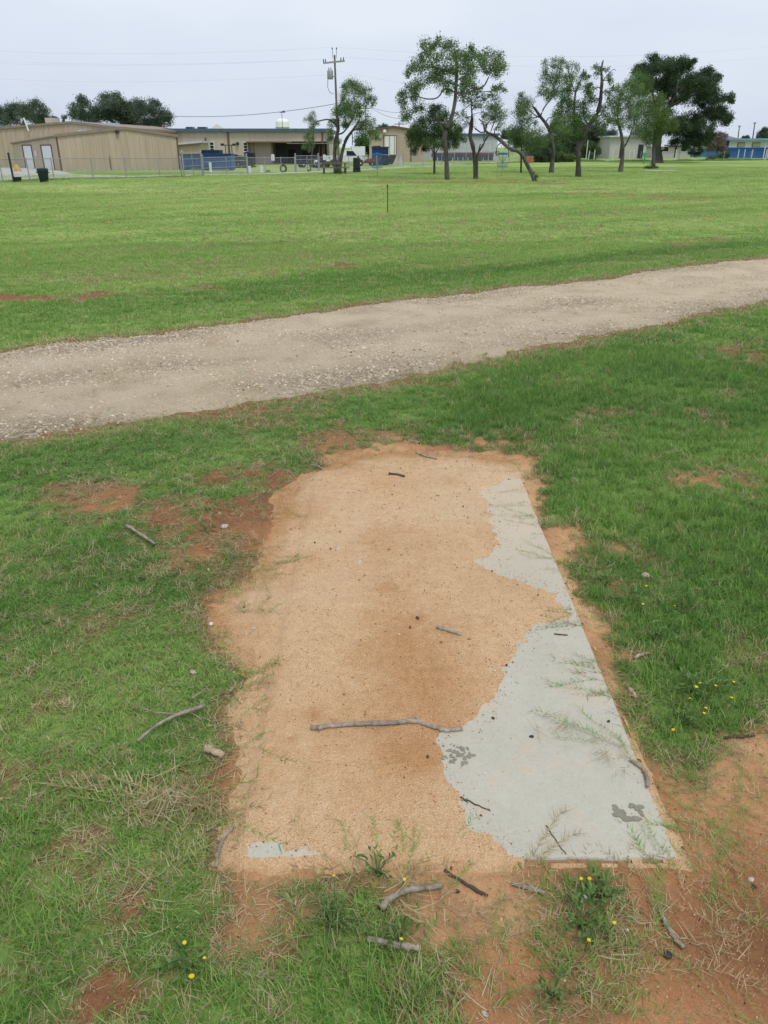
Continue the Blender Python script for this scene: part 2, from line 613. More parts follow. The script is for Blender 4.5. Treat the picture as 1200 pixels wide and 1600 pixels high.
c_soil_thatch = mixc(n, l, math_n(n, l, 'MULTIPLY_ADD', cv, 3.0, -0.35, clamp=True), soil.outputs[0], thatch.outputs[0])
c_all = mixc(n, l, math_n(n, l, 'MULTIPLY_ADD', cv, 2.2, -1.0, clamp=True), c_soil_thatch, floor_r.outputs[0])
l.new(c_all, b.inputs['Base Color'])
b.inputs['Roughness'].default_value = 0.95
b.inputs['Specular IOR Level'].default_value = 0.1
bp = N(n, 'ShaderNodeBump', Strength=0.75, Distance=0.008)
l.new(math_n(n, l, 'MULTIPLY_ADD', n3, 0.35, n2), bp.inputs['Height'])
l.new(bp.outputs[0], b.inputs['Normal'])

me = np_mesh("ground", np.stack([xs, ys, zs], 1), quads, m_ground, True, {'cover': cov, 'tint': tint_g, 'sandy': sandy})
ground = tag(make("ground", me), kind="structure")

# ------------------------------------------------------------------ concrete tee
m_conc, n, l, b = new_mat("worn_concrete")
tc = n.new('ShaderNodeNewGeometry').outputs['Position']
c1 = noise_n(n, l, tc, 2.6, 7, 0.6)
c2 = noise_n(n, l, tc, 38, 6, 0.7)
c3 = noise_n(n, l, tc, 300, 3, 0.7)
r = ramp(n, [(0.15, (.33, .305, .235)), (0.5, (.475, .45, .365)), (0.85, (.56, .54, .45))])
l.new(math_n(n, l, 'MULTIPLY_ADD', c2, 0.35, math_n(n, l, 'MULTIPLY_ADD', c3, 0.75, math_n(n, l, 'MULTIPLY_ADD', c1, 0.4, -0.25))), r.inputs[0])
# dusting of soil blown over the slab, broom texture
dust = math_n(n, l, 'MULTIPLY_ADD', noise_n(n, l, tc, 7, 6, 0.75, 0.5), 4.5, -2.45, clamp=True)
dust2 = math_n(n, l, 'MULTIPLY_ADD', noise_n(n, l, tc, 120, 4, 0.8), 7.0, -4.0, clamp=True)
sepp = n.new('ShaderNodeSeparateXYZ'); l.new(tc, sepp.inputs[0])
drift = math_n(n, l, 'MULTIPLY_ADD', sepp.outputs['Y'], 0.9, -2.35, clamp=True)      # soil washes over the far end
dust = math_n(n, l, 'MULTIPLY_ADD', drift, 0.7, dust, clamp=True)
dcol = mixc(n, l, math_n(n, l, 'MULTIPLY', dust, 0.72), r.outputs[0], (.60, .44, .285))
dcol = mixc(n, l, math_n(n, l, 'MULTIPLY', dust2, 0.7), dcol, (.40, .24, .125))
l.new(dcol, b.inputs['Base Color'])
b.inputs['Roughness'].default_value = 0.88
bp = N(n, 'ShaderNodeBump', Strength=0.35, Distance=0.002)
l.new(math_n(n, l, 'MULTIPLY_ADD', c3, 0.6, c2), bp.inputs['Height']); l.new(bp.outputs[0], b.inputs['Normal'])

# slab with a slightly chipped, rounded rim
def pad_ring(inset, z, seed):
    pts = []
    x0, x1, y0, y1 = PAD
    for (ax, ay, bx, by) in ((x0, y0, x1, y0), (x1, y0, x1, y1), (x1, y1, x0, y1), (x0, y1, x0, y0)):
        k = max(4, int(math.hypot(bx - ax, by - ay) / 0.02))
        for i in range(k):
            t = i / k
            x, y = ax + (bx - ax) * t, ay + (by - ay) * t
            j = inset + 0.007 * float(fbm(np.array(x), np.array(y), 16, 3, 81)) + 0.004 * abs(float(fbm(np.array(x), np.array(y), 60, 2, 82)))
            cx, cy = (x0 + x1) / 2, (y0 + y1) / 2
            nx_ = (1 if x < x0 + 1e-6 else -1 if x > x1 - 1e-6 else 0) * j
            ny_ = (1 if y < y0 + 1e-6 else -1 if y > y1 - 1e-6 else 0) * j
            pts.append((x + nx_, y + ny_, z))
    return pts
rings = [pad_ring(0, -0.10, 1), pad_ring(0, PAD_Z - 0.006, 1), pad_ring(0.003, PAD_Z - 0.0015, 1), pad_ring(0.009, PAD_Z, 1)]
k = len(rings[0])
mb = MB()
vs = [p for rg in rings for p in rg]
fs = [(i * k + j, i * k + (j + 1) % k, (i + 1) * k + (j + 1) % k, (i + 1) * k + j) for i in range(3) for j in range(k)]
fs.append(tuple(range(3 * k, 4 * k)))
mb.add(vs, fs)
pad = tag(mb.build("concrete_pad", m_conc), kind="structure")

# damp marks left on the slab, thin films that follow the surface
m_wet, n, l, b = new_mat("damp_concrete")
tc = n.new('ShaderNodeNewGeometry').outputs['Position']
r = ramp(n, [(0.3, (.20, .185, .135)), (0.7, (.27, .25, .19))])
l.new(noise_n(n, l, tc, 90, 4, 0.7), r.inputs[0]); l.new(r.outputs[0], b.inputs['Base Color'])
b.inputs['Roughness'].default_value = 0.6
def blot(px, py, rx, ry, seed, parent, rot=0.0):
    lift_ = 0.0008 + seed * 0.000018
    c = G(px, py); e = G(px + rx, py); s = e.x - c.x
    e2 = G(px, py - ry); s2 = e2.y - c.y
    rr = random.Random(seed)
    k = 14; pts = []
    ph = [rr.uniform(0, 6.28) for _ in range(3)]
    for i in range(k):
        a = 2 * math.pi * i / k
        q = 1 + 0.28 * math.sin(2 * a + ph[0]) + 0.18 * math.sin(3 * a + ph[1]) + 0.1 * math.sin(5 * a + ph[2])
        dx, dy = s * q * math.cos(a), s2 * q * math.sin(a)
        pts.append((c.x + dx * math.cos(rot) - dy * math.sin(rot), c.y + dx * math.sin(rot) + dy * math.cos(rot), PAD_Z + lift_))
    m_ = MB(); m_.add(pts + [(p[0], p[1], PAD_Z - 0.001) for p in pts], [tuple(range(k))] + [(i, i + k, (i + 1) % k + k, (i + 1) % k) for i in range(k)])
    return m_.build("damp_mark", m_wet, parent)
rb = random.Random(5)
for i in range(34):                     # tread print: many little lug marks
    a, q = rb.uniform(0, 6.28), rb.uniform(0, 1) ** .6
    qx, qy = 716 + 24 * q * math.cos(a), 1187 + 15 * q * math.sin(a)
    blot(qx, qy, rb.uniform(1.6, 4.6), rb.uniform(1.2, 3.0), i, pad, rb.uniform(0, 3))
for i in range(9):
    blot(692 + rb.uniform(-6, 26), 1180 + rb.uniform(-10, 16), rb.uniform(1.2, 2.6), rb.uniform(.9, 1.6), 60 + i, pad, rb.uniform(0, 3))
for i, (qx, qy, ax, ay, ro) in enumerate([(966, 1276, 9, 6, .2), (976, 1284, 10, 5, 0), (988, 1286, 12, 4.5, 0), (960, 1268, 5, 4, .4), (996, 1268, 7, 5, -.5), (986, 1265, 6, 3, 0), (1001, 1277, 4, 4, 0)]):
    blot(qx, qy, ax, ay, 100 + i, pad, ro)

# hairline crack and flaked chips are in the concrete relief; ------------------ sand
sx = np.arange(-1.05, 1.35, 0.0135); sy = np.arange(1.30, 4.75, 0.0135)
SX, SY = np.meshgrid(sx, sy)
fx, fy = SX.ravel(), SY.ravel()
field = sdist(SAND_POLY, fx, fy)
for cp in CONC_POLYS:
    field = np.minimum(field, -sdist(cp, fx, fy))
field = np.maximum(field + 0.040 * fbm(fx, fy, 6, 4, 91) + 0.042 * fbm(fx, fy, 24, 3, 92, .7), np.where(field > .05, .03, -9))
field = np.minimum(field, 0.022 + 0.03 * fbm(fx, fy, 14, 3, 98) - np.maximum(fx - PAD[1], PAD[2] - .01 - fy))
padd = np.maximum(np.maximum(PAD[0] - fx, fx - PAD[1]), np.maximum(PAD[2] - fy, fy - PAD[3]))
top = np.where(padd < -0.004, PAD_Z, PAD_Z - (PAD_Z - 0.001) * smooth(-0.004, 0.035, padd))
top = np.where(padd > 0.03, np.maximum(ground_z(fx, fy), 0.0), top)
h = 0.009 * np.clip(field / 0.14, -1, 1) + 0.009 * smooth(0.02, 0.25, field)
h = np.where(field > .08, np.maximum(h, .007), h)
h = h + (0.0055 * fbm(fx * .6, fy, 11, 4, 93) + 0.010 * fbm(fx, fy, 2.5, 2, 94) + 0.0040 * fbm(fx, fy, 30, 2, 95)) * smooth(0.03, 0.16, field)
sz = top + h
snx, sny = len(sx), len(sy)
si = (np.arange(sny - 1)[:, None] * snx + np.arange(snx - 1)[None, :]).ravel()
sq = np.stack([si, si + 1, si + snx + 1, si + snx], 1)
keep = field[sq].max(1) > -0.05
# darker damp orange in the hollow scuffed by feet, pale dry crust on the far half
_w1, _w2, _w3 = G(625, 1070), G(600, 860), G(650, 1190)
damp = 0.95 * np.exp(-((fx - _w1.x) ** 2 / .045 + (fy - _w1.y) ** 2 / .16)) + 0.30 * np.exp(-((fx - _w2.x) ** 2 / .10 + (fy - _w2.y) ** 2 / .04)) + .7 * np.exp(-((fx - _w3.x) ** 2 / .012 + (fy - _w3.y) ** 2 / .006))
damp += 0.55 * smooth(0.03, -0.05, fy - PAD[2]) + .4 * smooth(0.0, 0.12, fx - PAD[1])
for (q, rr_, s_) in [((610, 930), .05, .5), ((655, 978), .022, .7), ((490, 1128), .035, .8), ((470, 880), .16, .35), ((420, 960), .1, .25), ((520, 720), .25, .6), ((640, 705), .2, .6), ((400, 800), .3, .7), ((830, 725), .16, .4)]:
    w = G(*q); damp += s_ * np.exp(-((fx - w.x) ** 2 + (fy - w.y) ** 2) / rr_ ** 2)
damp += 0.75 * smooth(0.14, 0.0, sdist(SAND_POLY, fx, fy)) * smooth(2.0, 2.6, fy)
damp = np.clip(damp + 0.75 * fbm(fx * 1.4, fy * .8, 3.5, 5, 96), 0, 1)
pale = np.clip(smooth(2.1, 3.6, fy) * (0.55 + 1.5 * fbm(fx * .7, fy * 1.6, 3, 4, 97)), 0, 1)

m_sand, n, l, b = new_mat("coarse_sand")
tc = n.new('ShaderNodeNewGeometry').outputs['Position']
a_d = N(n, 'ShaderNodeAttribute', _attribute_name='damp').outputs['Fac']
a_p = N(n, 'ShaderNodeAttribute', _attribute_name='pale').outputs['Fac']
g1 = noise_n(n, l, tc, 9, 6, 0.6)
g2 = noise_n(n, l, tc, 170, 4, 0.8)
g3 = noise_n(n, l, tc, 26, 5, 0.72)
vor = N(n, 'ShaderNodeTexVoronoi', Scale=210.0, Randomness=1.0)
l.new(tc, vor.inputs['Vector'])
grain = math_n(n, l, 'MULTIPLY_ADD', g2, 1.1, math_n(n, l, 'MULTIPLY_ADD', g3, 0.5, -0.20))
r1 = ramp(n, [(0.15, (.36, .19, .080)), (0.5, (.68, .425, .222)), (0.85, (.84, .61, .385))])
l.new(grain, r1.inputs[0])
r2 = ramp(n, [(0.15, (.26, .108, .040)), (0.5, (.52, .265, .112)), (0.85, (.70, .43, .22))])
l.new(grain, r2.inputs[0])
r3 = ramp(n, [(0.2, (.46, .30, .17)), (0.5, (.71, .485, .285)), (0.85, (.83, .635, .425))])
l.new(grain, r3.inputs[0])
cs = mixc(n, l, a_p, r1.outputs[0], r3.outputs[0])
dd = math_n(n, l, 'MULTIPLY_ADD', g1, 0.5, math_n(n, l, 'SUBTRACT', a_d, 0.25), clamp=True)
cs = mixc(n, l, dd, cs, r2.outputs[0])
spk = math_n(n, l, 'MULTIPLY_ADD', noise_n(n, l, tc, 150, 2, 0.6), 14.0, -9.9, clamp=True)
cs = mixc(n, l, math_n(n, l, 'MULTIPLY', spk, 0.75), cs, (.13, .065, .03))
l.new(cs, b.inputs['Base Color'])
b.inputs['Roughness'].default_value = 0.95
b.inputs['Specular IOR Level'].default_value = 0.1
bp = N(n, 'ShaderNodeBump', Strength=1.0, Distance=0.006)
l.new(math_n(n, l, 'MULTIPLY_ADD', g2, 0.7, vor.outputs['Distance']), bp.inputs['Height']); l.new(bp.outputs[0], b.inputs['Normal'])
me = np_mesh("sand", np.stack([fx, fy, sz], 1), sq[keep], m_sand, True, {'damp': damp, 'pale': pale})
sand = tag(make("sand", me), kind="structure")


def sand_top(x, y):
    """height of whatever surface lies on top at x, y"""
    if sx[0] < x < sx[-1] and sy[0] < y < sy[-1]:
        i, j = int((x - sx[0]) / 0.0135), int((y - sy[0]) / 0.0135)
        k_ = min(j, sny - 1) * snx + min(i, snx - 1)
        z_ = sz[k_] if field[k_] > -0.05 else -1
    else:
        z_ = -1
    inp = PAD[0] < x < PAD[1] and PAD[2] < y < PAD[3]
    return max(z_, PAD_Z if inp else gz(x, y))


# ------------------------------------------------------------------ gravel road
s0, t0 = along(np.array([p[0] for p in ROAD_POLY]), np.array([p[1] for p in ROAD_POLY]))
rs = np.concatenate([np.arange(-14, 26, 0.09), np.arange(26, 90, 0.6)])
rs = np.concatenate([np.arange(-18, -6, .3), np.arange(-6, 26, 0.085), np.arange(26, s0.max() - 1, 0.8)])
rt = np.arange(t0.min() - 0.5, t0.max() + 0.5, 0.085)
RS, RT = np.meshgrid(rs, rt)
rxx, ryy = (RS * ROAD_DIR.x - RT * ROAD_DIR.y).ravel(), (RS * ROAD_DIR.y + RT * ROAD_DIR.x).ravel()
rfld = road_field(rxx, ryy)
fbt = road_field(rxx, ryy)
sd_road = sdist(ROAD_POLY, rxx, ryy)
rz = base_z(rxx, ryy) + micro_z(rxx, ryy) + 0.022 * np.clip(rfld / 0.25, -1.2, 1) + 0.02 * fbm(rxx, ryy, 3, 3, 101) * smooth(0, .3, rfld) + .015 * fbm(rxx, ryy, .7, 3, 102) * smooth(0, .3, rfld)
rn, rm = len(rs), len(rt)
ri = (np.arange(rm - 1)[:, None] * rn + np.arange(rn - 1)[None, :]).ravel()
rq = np.stack([ri, ri + 1, ri + rn + 1, ri + rn], 1)
rk = rfld[rq].max(1) > -0.35
track = np.exp(-((sd_road - 0.75) / .33) ** 2)
coarse = np.clip(0.48 + 0.65 * fbm(rxx * .6, ryy, 1.3, 4, 103) - 0.55 * track, 0, 1)
m_road, n, l, b = new_mat("gravel_track")
tc = n.new('ShaderNodeNewGeometry').outputs['Position']
a_c = N(n, 'ShaderNodeAttribute', _attribute_name='coarse').outputs['Fac']
g1 = noise_n(n, l, tc, 2.2, 6, 0.6)
g2 = noise_n(n, l, tc, 24, 5, 0.8, 0.3)
g3 = noise_n(n, l, tc, 85, 4, 0.8)
rr1 = ramp(n, [(0.24, (.34, .25, .155)), (0.48, (.70, .565, .39)), (0.76, (.86, .75, .575))])
l.new(math_n(n, l, 'MULTIPLY_ADD', g3, 0.9, math_n(n, l, 'MULTIPLY_ADD', g1, 0.55, -0.25)), rr1.inputs[0])
rr2 = ramp(n, [(0.26, (.10, .075, .05)), (0.46, (.52, .42, .29)), (0.74, (.83, .745, .60))])
l.new(math_n(n, l, 'MULTIPLY_ADD', g3, 1.0, math_n(n, l, 'MULTIPLY_ADD', g2, 0.75, -0.40)), rr2.inputs[0])
cr_ = mixc(n, l, math_n(n, l, 'MULTIPLY_ADD', g1, 1.2, math_n(n, l, 'SUBTRACT', a_c, 0.65), clamp=True), rr1.outputs[0], rr2.outputs[0])
gap = math_n(n, l, 'ABSOLUTE', math_n(n, l, 'SUBTRACT', noise_n(n, l, tc, 13, 5, 0.75, 0.8), 0.5))
gap = math_n(n, l, 'MULTIPLY_ADD', gap, -26.0, 1.0, clamp=True)
gap = math_n(n, l, 'MULTIPLY', gap, math_n(n, l, 'MULTIPLY_ADD', a_c, 1.8, -0.45, clamp=True))
l.new(mixc(n, l, math_n(n, l, 'MULTIPLY', gap, 0.6), cr_, (.10, .08, .058)), b.inputs['Base Color'])
b.inputs['Roughness'].default_value = 0.95
b.inputs['Specular IOR Level'].default_value = 0.1
bp = N(n, 'ShaderNodeBump', Strength=1.0, Distance=0.03)
l.new(math_n(n, l, 'MULTIPLY_ADD', g3, 0.6, math_n(n, l, 'MULTIPLY_ADD', gap, -0.35, g2)), bp.inputs['Height']); l.new(bp.outputs[0], b.inputs['Normal'])
me = np_mesh("gravel_road", np.stack([rxx, ryy, rz], 1), rq[rk], m_road, True, {'coarse': coarse})
road = tag(make("gravel_road", me), kind="structure")

# concrete drive behind the fence
m_drive = painted("drive_concrete", (.47, .455, .41), 0.9, 0.1, 0.6)
drv_a = [G(*q) for q in [(-180, 268), (-60, 263), (45, 263.2), (96, 268), (118, 273.2), (200, 276), (300, 274), (420, 271.2), (530, 266.6), (620, 261.6), (700, 257.3), (800, 252.6)]]
drv_b = [G(*q) for q in [(-180, 290), (-60, 287), (20, 281.5), (90, 279), (130, 277.6), (200, 277.6), (300, 275.4), (420, 272.8), (530, 268.4), (620, 263.4), (700, 258.8), (800, 253.8)]]
mb = MB()
for i in range(len(drv_a) - 1):
    q = [drv_b[i], drv_b[i + 1], drv_a[i + 1], drv_a[i]]
    tp = [Vector((p.x, p.y, base_z(p.x, p.y) + 0.05)) for p in q]; bt = [Vector((p.x, p.y, base_z(p.x, p.y) - 0.25)) for p in q]
    mb.add(tp + bt, [(0, 1, 2, 3), (0, 4, 5, 1), (2, 6, 7, 3)])
tag(mb.build("concrete_drive", m_drive), kind="structure")

# ================================================================== GRASS AND LOOSE BITS (stuff)
def gn_scatter(name, protos, pts, rot, scl, idx, tint, dry, label, cat):
    col = bpy.data.collections.new(name + "_kinds")
    for o in protos:
        col.objects.link(o)
    me = bpy.data.meshes.new(name)
    me.vertices.add(len(pts)); me.vertices.foreach_set('co', np.ascontiguousarray(pts, np.float32).ravel())
    for nm, tp, arr, key in (('rot', 'FLOAT_VECTOR', rot, 'vector'), ('scl', 'FLOAT_VECTOR', scl, 'vector'), ('idx', 'INT', idx, 'value'), ('itint', 'FLOAT', tint, 'value'), ('idry', 'FLOAT', dry, 'value')):
        a = me.attributes.new(nm, tp, 'POINT')
        a.data.foreach_set(key, np.ascontiguousarray(arr, np.int32 if tp == 'INT' else np.float32).ravel())
    o = make(name, me)
    ng = bpy.data.node_groups.new(name + "_spread", 'GeometryNodeTree')
    ng.interface.new_socket('Geometry', in_out='INPUT', socket_type='NodeSocketGeometry')
    ng.interface.new_socket('Geometry', in_out='OUTPUT', socket_type='NodeSocketGeometry')
    g, k = ng.nodes, ng.links
    gi, go = g.new('NodeGroupInput'), g.new('NodeGroupOutput')
    ci = g.new('GeometryNodeCollectionInfo'); ci.inputs['Collection'].default_value = col
    ci.inputs['Separate Children'].default_value = True; ci.inputs['Reset Children'].default_value = True
    ip = g.new('GeometryNodeInstanceOnPoints'); ip.inputs['Pick Instance'].default_value = True
    def na(nm, tp):
        q = g.new('GeometryNodeInputNamedAttribute'); q.data_type = tp; q.inputs['Name'].default_value = nm
        return q.outputs['Attribute']
    k.new(gi.outputs[0], ip.inputs['Points']); k.new(ci.outputs[0], ip.inputs['Instance'])
    k.new(na('idx', 'INT'), ip.inputs['Instance Index'])
    k.new(na('rot', 'FLOAT_VECTOR'), ip.inputs['Rotation']); k.new(na('scl', 'FLOAT_VECTOR'), ip.inputs['Scale'])
    k.new(ip.outputs[0], go.inputs[0])
    md = o.modifiers.new('spread', 'NODES'); md.node_group = ng
    return tag(o, label, cat, kind="stuff")


m_grass, n, l, b = new_mat("grass_blade")
tone = N(n, 'ShaderNodeAttribute', _attribute_name='tone').outputs['Fac']
strw = N(n, 'ShaderNodeAttribute', _attribute_name='straw').outputs['Fac']
itint = N(n, 'ShaderNodeAttribute', _attribute_name='itint', _attribute_type='INSTANCER').outputs['Fac']
idry = N(n, 'ShaderNodeAttribute', _attribute_name='idry', _attribute_type='INSTANCER').outputs['Fac']
gr = ramp(n, [(0.0, (.086, .200, .040)), (0.35, (.188, .350, .070)), (0.65, (.335, .490, .120)), (1.0, (.52, .61, .215))])
l.new(math_n(n, l, 'MULTIPLY_ADD', tone, 0.55, math_n(n, l, 'MULTIPLY_ADD', itint, 0.75, -0.12), clamp=True), gr.inputs[0])
sr = ramp(n, [(0.0, (.22, .15, .065)), (0.5, (.52, .42, .22)), (1.0, (.72, .64, .42))])
l.new(tone, sr.inputs[0])
isdry = math_n(n, l, 'GREATER_THAN', math_n(n, l, 'ADD', strw, idry), 0.999)
gc = mixc(n, l, isdry, gr.outputs[0], sr.outputs[0])
l.new(gc, b.inputs['Base Color'])
b.inputs['Roughness'].default_value = 0.5
b.inputs['Specular IOR Level'].default_value = 0.3
tr = n.new('ShaderNodeBsdfTranslucent'); l.new(gc, tr.inputs['Color'])
mx = N(n, 'ShaderNodeMixShader', Fac=0.38)
l.new(b.outputs[0], mx.inputs[1]); l.new(tr.outputs[0], mx.inputs[2])
l.new(mx.outputs[0], [q for q in n if q.type == 'OUTPUT_MATERIAL'][0].inputs['Surface'])


def blade(V, Fc, T, S, base, az, h, w, lean, curl, tone_, straw_, seg=3):
    """one tapered, bending grass blade"""
    d = Vector((math.cos(az), math.sin(az), 0)); side = Vector((-math.sin(az), math.cos(az), 0))
    i0 = len(V); p = Vector(base); ang = lean
    for k_ in range(seg + 1):
        t = k_ / seg
        ww = w * (1 - 0.85 * t ** 1.6) * 0.5
        V.append(tuple(p - side * ww)); V.append(tuple(p + side * ww))
        tt = min(1, max(0, tone_ + 0.25 * (t - 0.6)))
        T += [tt, tt]; S += [straw_, straw_]
        p = p + (Vector((0, 0, 1)) * math.cos(ang) + d * math.sin(ang)) * (h / seg)
        p.z = max(p.z, 0.003)
        ang += curl / seg
    for k_ in range(seg):
        a = i0 + 2 * k_
        Fc.append((a, a + 1, a + 3, a + 2))


def proto(name, fill, seed):
    rr = random.Random(seed)
    V, Fc, T, S = [], [], [], []
    fill(rr, V, Fc, T, S)
    return bpy.data.objects.new(name, np_mesh(name, np.array(V), np.array(Fc), m_grass, False, {'tone': T, 'straw': S}))


def tuft(nb, spread, h, w, lean, straw_p):
    def fill(rr, V, Fc, T, S):
        for _ in range(nb):
            a = rr.uniform(0, 6.283); q = spread * math.sqrt(rr.random())
            st = 1.0 if rr.random() < straw_p else 0.0
            blade(V, Fc, T, S, (q * math.cos(a), q * math.sin(a), -0.004), rr.uniform(0, 6.283), h * rr.uniform(.45, 1.15), w * rr.uniform(.7, 1.2),
                  abs(rr.gauss(0, lean)) + .08 + (0.6 if st else 0), rr.uniform(.2, 1.5), rr.uniform(0.1, .9), st)
    return fill


def runner(L, straw_p):
    """creeping stem with leaf pairs"""
    def fill(rr, V, Fc, T, S):
        p = Vector((0, 0, .004)); az = 0.0; st = 1.0 if rr.random() < straw_p else 0.0
        k_ = int(L / 0.014)
        for i in range(k_):
            az += rr.gauss(0, .16)
            blade(V, Fc, T, S, p, az, 0.017, .0015, 1.5, 0.0, rr.uniform(.3, .7), st if st else float(rr.random() < .3), 1)
            p = p + Vector((math.cos(az), math.sin(az), 0)) * 0.014; p.z = .004 + .010 * math.sin(i / k_ * 3.1) * rr.uniform(.6, 1)
            for sgn in (-1, 1):
                if rr.random() < (.75 if i > 1 else .3):
                    blade(V, Fc, T, S, p, az + sgn * rr.uniform(.45, 1.0), rr.uniform(.012, .034), .0021, rr.uniform(.9, 1.35), rr.uniform(-.2, .4), rr.uniform(.15, .8), st if st else float(rr.random() < .12), 2)
    return fill


def straw_mat(nb, spread, L):
    """loose dead stems lying flat"""
    def fill(rr, V, Fc, T, S):
        for _ in range(nb):
            a = rr.uniform(0, 6.283); q = spread * math.sqrt(rr.random())
            blade(V, Fc, T, S, (q * math.cos(a), q * math.sin(a), rr.uniform(.003, .018)), rr.uniform(0, 6.283), L * rr.uniform(.2, .8), .0015, rr.uniform(1.1, 1.6), rr.uniform(-.9, .9), rr.uniform(.1, 1), 1.0, 3)
    return fill


kinds = []
for i in range(6): kinds.append(proto("grass_kind_%02d" % len(kinds), tuft(20, .032, .055, .0029, .42, .03), 100 + i))       # 0-5 upright
for i in range(4): kinds.append(proto("grass_kind_%02d" % len(kinds), tuft(18, .042, .050, .0026, .85, .09), 200 + i))       # 6-9 sprawling
for i in range(3): kinds.append(proto("grass_kind_%02d" % len(kinds), straw_mat(12, .035, .075), 300 + i))                    # 10-12 straw
for i in range(4): kinds.append(proto("grass_kind_%02d" % len(kinds), runner(.10 + .05 * i, .12), 400 + i))                   # 13-16 runners
for i in range(3): kinds.append(proto("grass_kind_%02d" % len(kinds), tuft(26, .075, .055, .0055, .5, .07), 500 + i))        # 17-19 wide patch
for i in range(2): kinds.append(proto("grass_kind_%02d" % len(kinds), tuft(34, .16, .055, .0105, .6, .05), 600 + i))         # 20-21 far patch

PT, RO, SC, IX, TI, DR = [], [], [], [], [], []


def put(x, y, z, rz, s, sz_, ix, ti, dr, tilt=0.12):
    k_ = len(x)
    PT.append(np.stack([x, y, z], 1))
    RO.append(np.stack([rng.normal(0, tilt, k_), rng.normal(0, tilt, k_), rz], 1))
    SC.append(np.stack([s, s, sz_], 1)); IX.append(ix); TI.append(ti); DR.append(dr)


def zone(y0, y1, dens, kinds_, s, hs, half=None, thick=1.0):
    w = 0.64 * y1 + 0.9
    A = (y1 - y0) * 2 * w
    k_ = int(A * dens)
    x, y = rng.uniform(-w, w, k_), rng.uniform(y0, y1, k_)
    m_ = np.abs(x) < 0.64 * y + 0.9
    x, y = x[m_], y[m_]
    c = cover(x, y)
    m_ = rng.random(len(x)) < c ** thick
    x, y, c = x[m_], y[m_], c[m_]
    ti = tint_map(x, y)
    lush = smooth(-.3, .9, x + 0.3 * fbm(x, y, 2, 3, 111)) if y0 < 7 else np.full(len(x), .45)
    hgt = (0.62 + 0.5 * lush + 0.5 * fbm(x, y, 3, 3, 112)) * (0.45 + 0.55 * c)
    if y0 < 3:
        nr = (1 - smooth(1.2, 1.9, y)) * (1 - smooth(.0, .4, x))
        hgt = hgt + .38 * nr * c; ti = np.clip(ti - .10 * nr, 0, 1)
    if y0 < 7:
        ti = np.clip(ti - 0.04 + 0.10 * (1 - lush) + 0.10 * rng.normal(0, 1, len(x)), 0, 1)
    ix = np.asarray(kinds_)[rng.integers(0, len(kinds_), len(x))]
    dr = (rng.random(len(x)) < (0.02 + (0.16 if y0 < 3 else 0.06) * (1 - lush) + 0.5 * (1 - c))).astype(float)
    ss = s * rng.uniform(.75, 1.25, len(x))
    if y0 >= 7:
        s_, t_ = along(x, y)
        dr = np.maximum(dr, (rng.random(len(x)) < .02 + .20 * smooth(.05, .35, fbm(s_ * .18, t_ * .9, 1.0, 4, 66))).astype(float))
    rfz = road_field(x, y)
    verge = smooth(-.5, -.02, rfz)
    dr = np.maximum(dr, (rng.random(len(x)) < .55 * verge).astype(float)); ti = np.clip(ti + .25 * verge, 0, 1)
    put(x, y, ground_z(x, y), rng.uniform(0, 6.283, len(x)), ss, ss * hs * hgt, ix, ti, dr)


zone(0.62, 3.2, 2100, [0, 1, 2, 3, 4, 5, 6, 7, 8, 9, 6, 7, 8, 9, 13, 14], 0.95, 1.0)
zone(3.2, 7.2, 1250, [0, 1, 2, 3, 4, 5, 6, 7, 8, 9, 13], 1.05, 1.0)
zone(7.2, 16, 330, [17, 18, 19], 1.0, 0.85)
zone(16, 34, 85, [17, 18, 19, 20, 21], 1.3, 0.62)
zone(34, 80, 15, [20, 21], 1.7, 0.45)
# straw and runners where turf thins out
k_ = 26000
x, y = rng.uniform(-3.2, 3.4, k_), rng.uniform(0.75, 6.3, k_)
c = cover(x, y)
inpad = (x > PAD[0] - .01) & (x < PAD[1] + .01) & (y > PAD[2] - .01) & (y < PAD[3])
patch = smooth(-.12, .3, fbm(x, y, 3.2, 3, 121))
pr = np.where(c > .93, 0.02 + .07 * patch, 0.50 * (1 - np.abs(c - .45)) * patch + .05) * np.where(inpad, 0, 1) * (1 - .5 * smooth(3, 6, y))
pr = np.where((c < .04), np.where((x < 0) | (y > 3.9), .22, .06), pr) * np.where(inpad, 0, 1)
m_ = (rng.random(k_) < pr) & (np.abs(x) < .64 * y + .9)
x, y = x[m_], y[m_]
q = len(x)
ix = np.where(rng.random(q) < .62, rng.integers(10, 13, q), rng.integers(13, 17, q))
ss = rng.uniform(.6, 1.3, q)
put(x, y, ground_z(x, y) + .004, rng.uniform(0, 6.283, q), ss, ss, ix, np.clip(rng.normal(.35, .2, q), 0, 1), (rng.random(q) < .35).astype(float), .15)

# runners creeping in over the slab and the sand from both sides
def creep(px, py, ang, s, dry=0.0, n_=1, spread=10):
    for _ in range(n_):
        qx, qy = px + random.gauss(0, spread), py + random.gauss(0, spread * .7)
        p = G(qx, qy)
        a = np.array([ang + random.gauss(0, .25)]); s_ = np.array([s * random.uniform(.55, 1.05) * (1.25 if dry and spread > 10 else 1)])
        put(np.array([p.x]), np.array([p.y]), np.array([sand_top(p.x, p.y) + .003]), a, s_, s_, np.array([random.choice([10, 11, 12, 14, 15] if dry and spread > 10 else [14, 15, 16])]), np.array([random.uniform(.2, .6)]), np.array([dry if random.random() > .2 else 1 - dry]), .03)


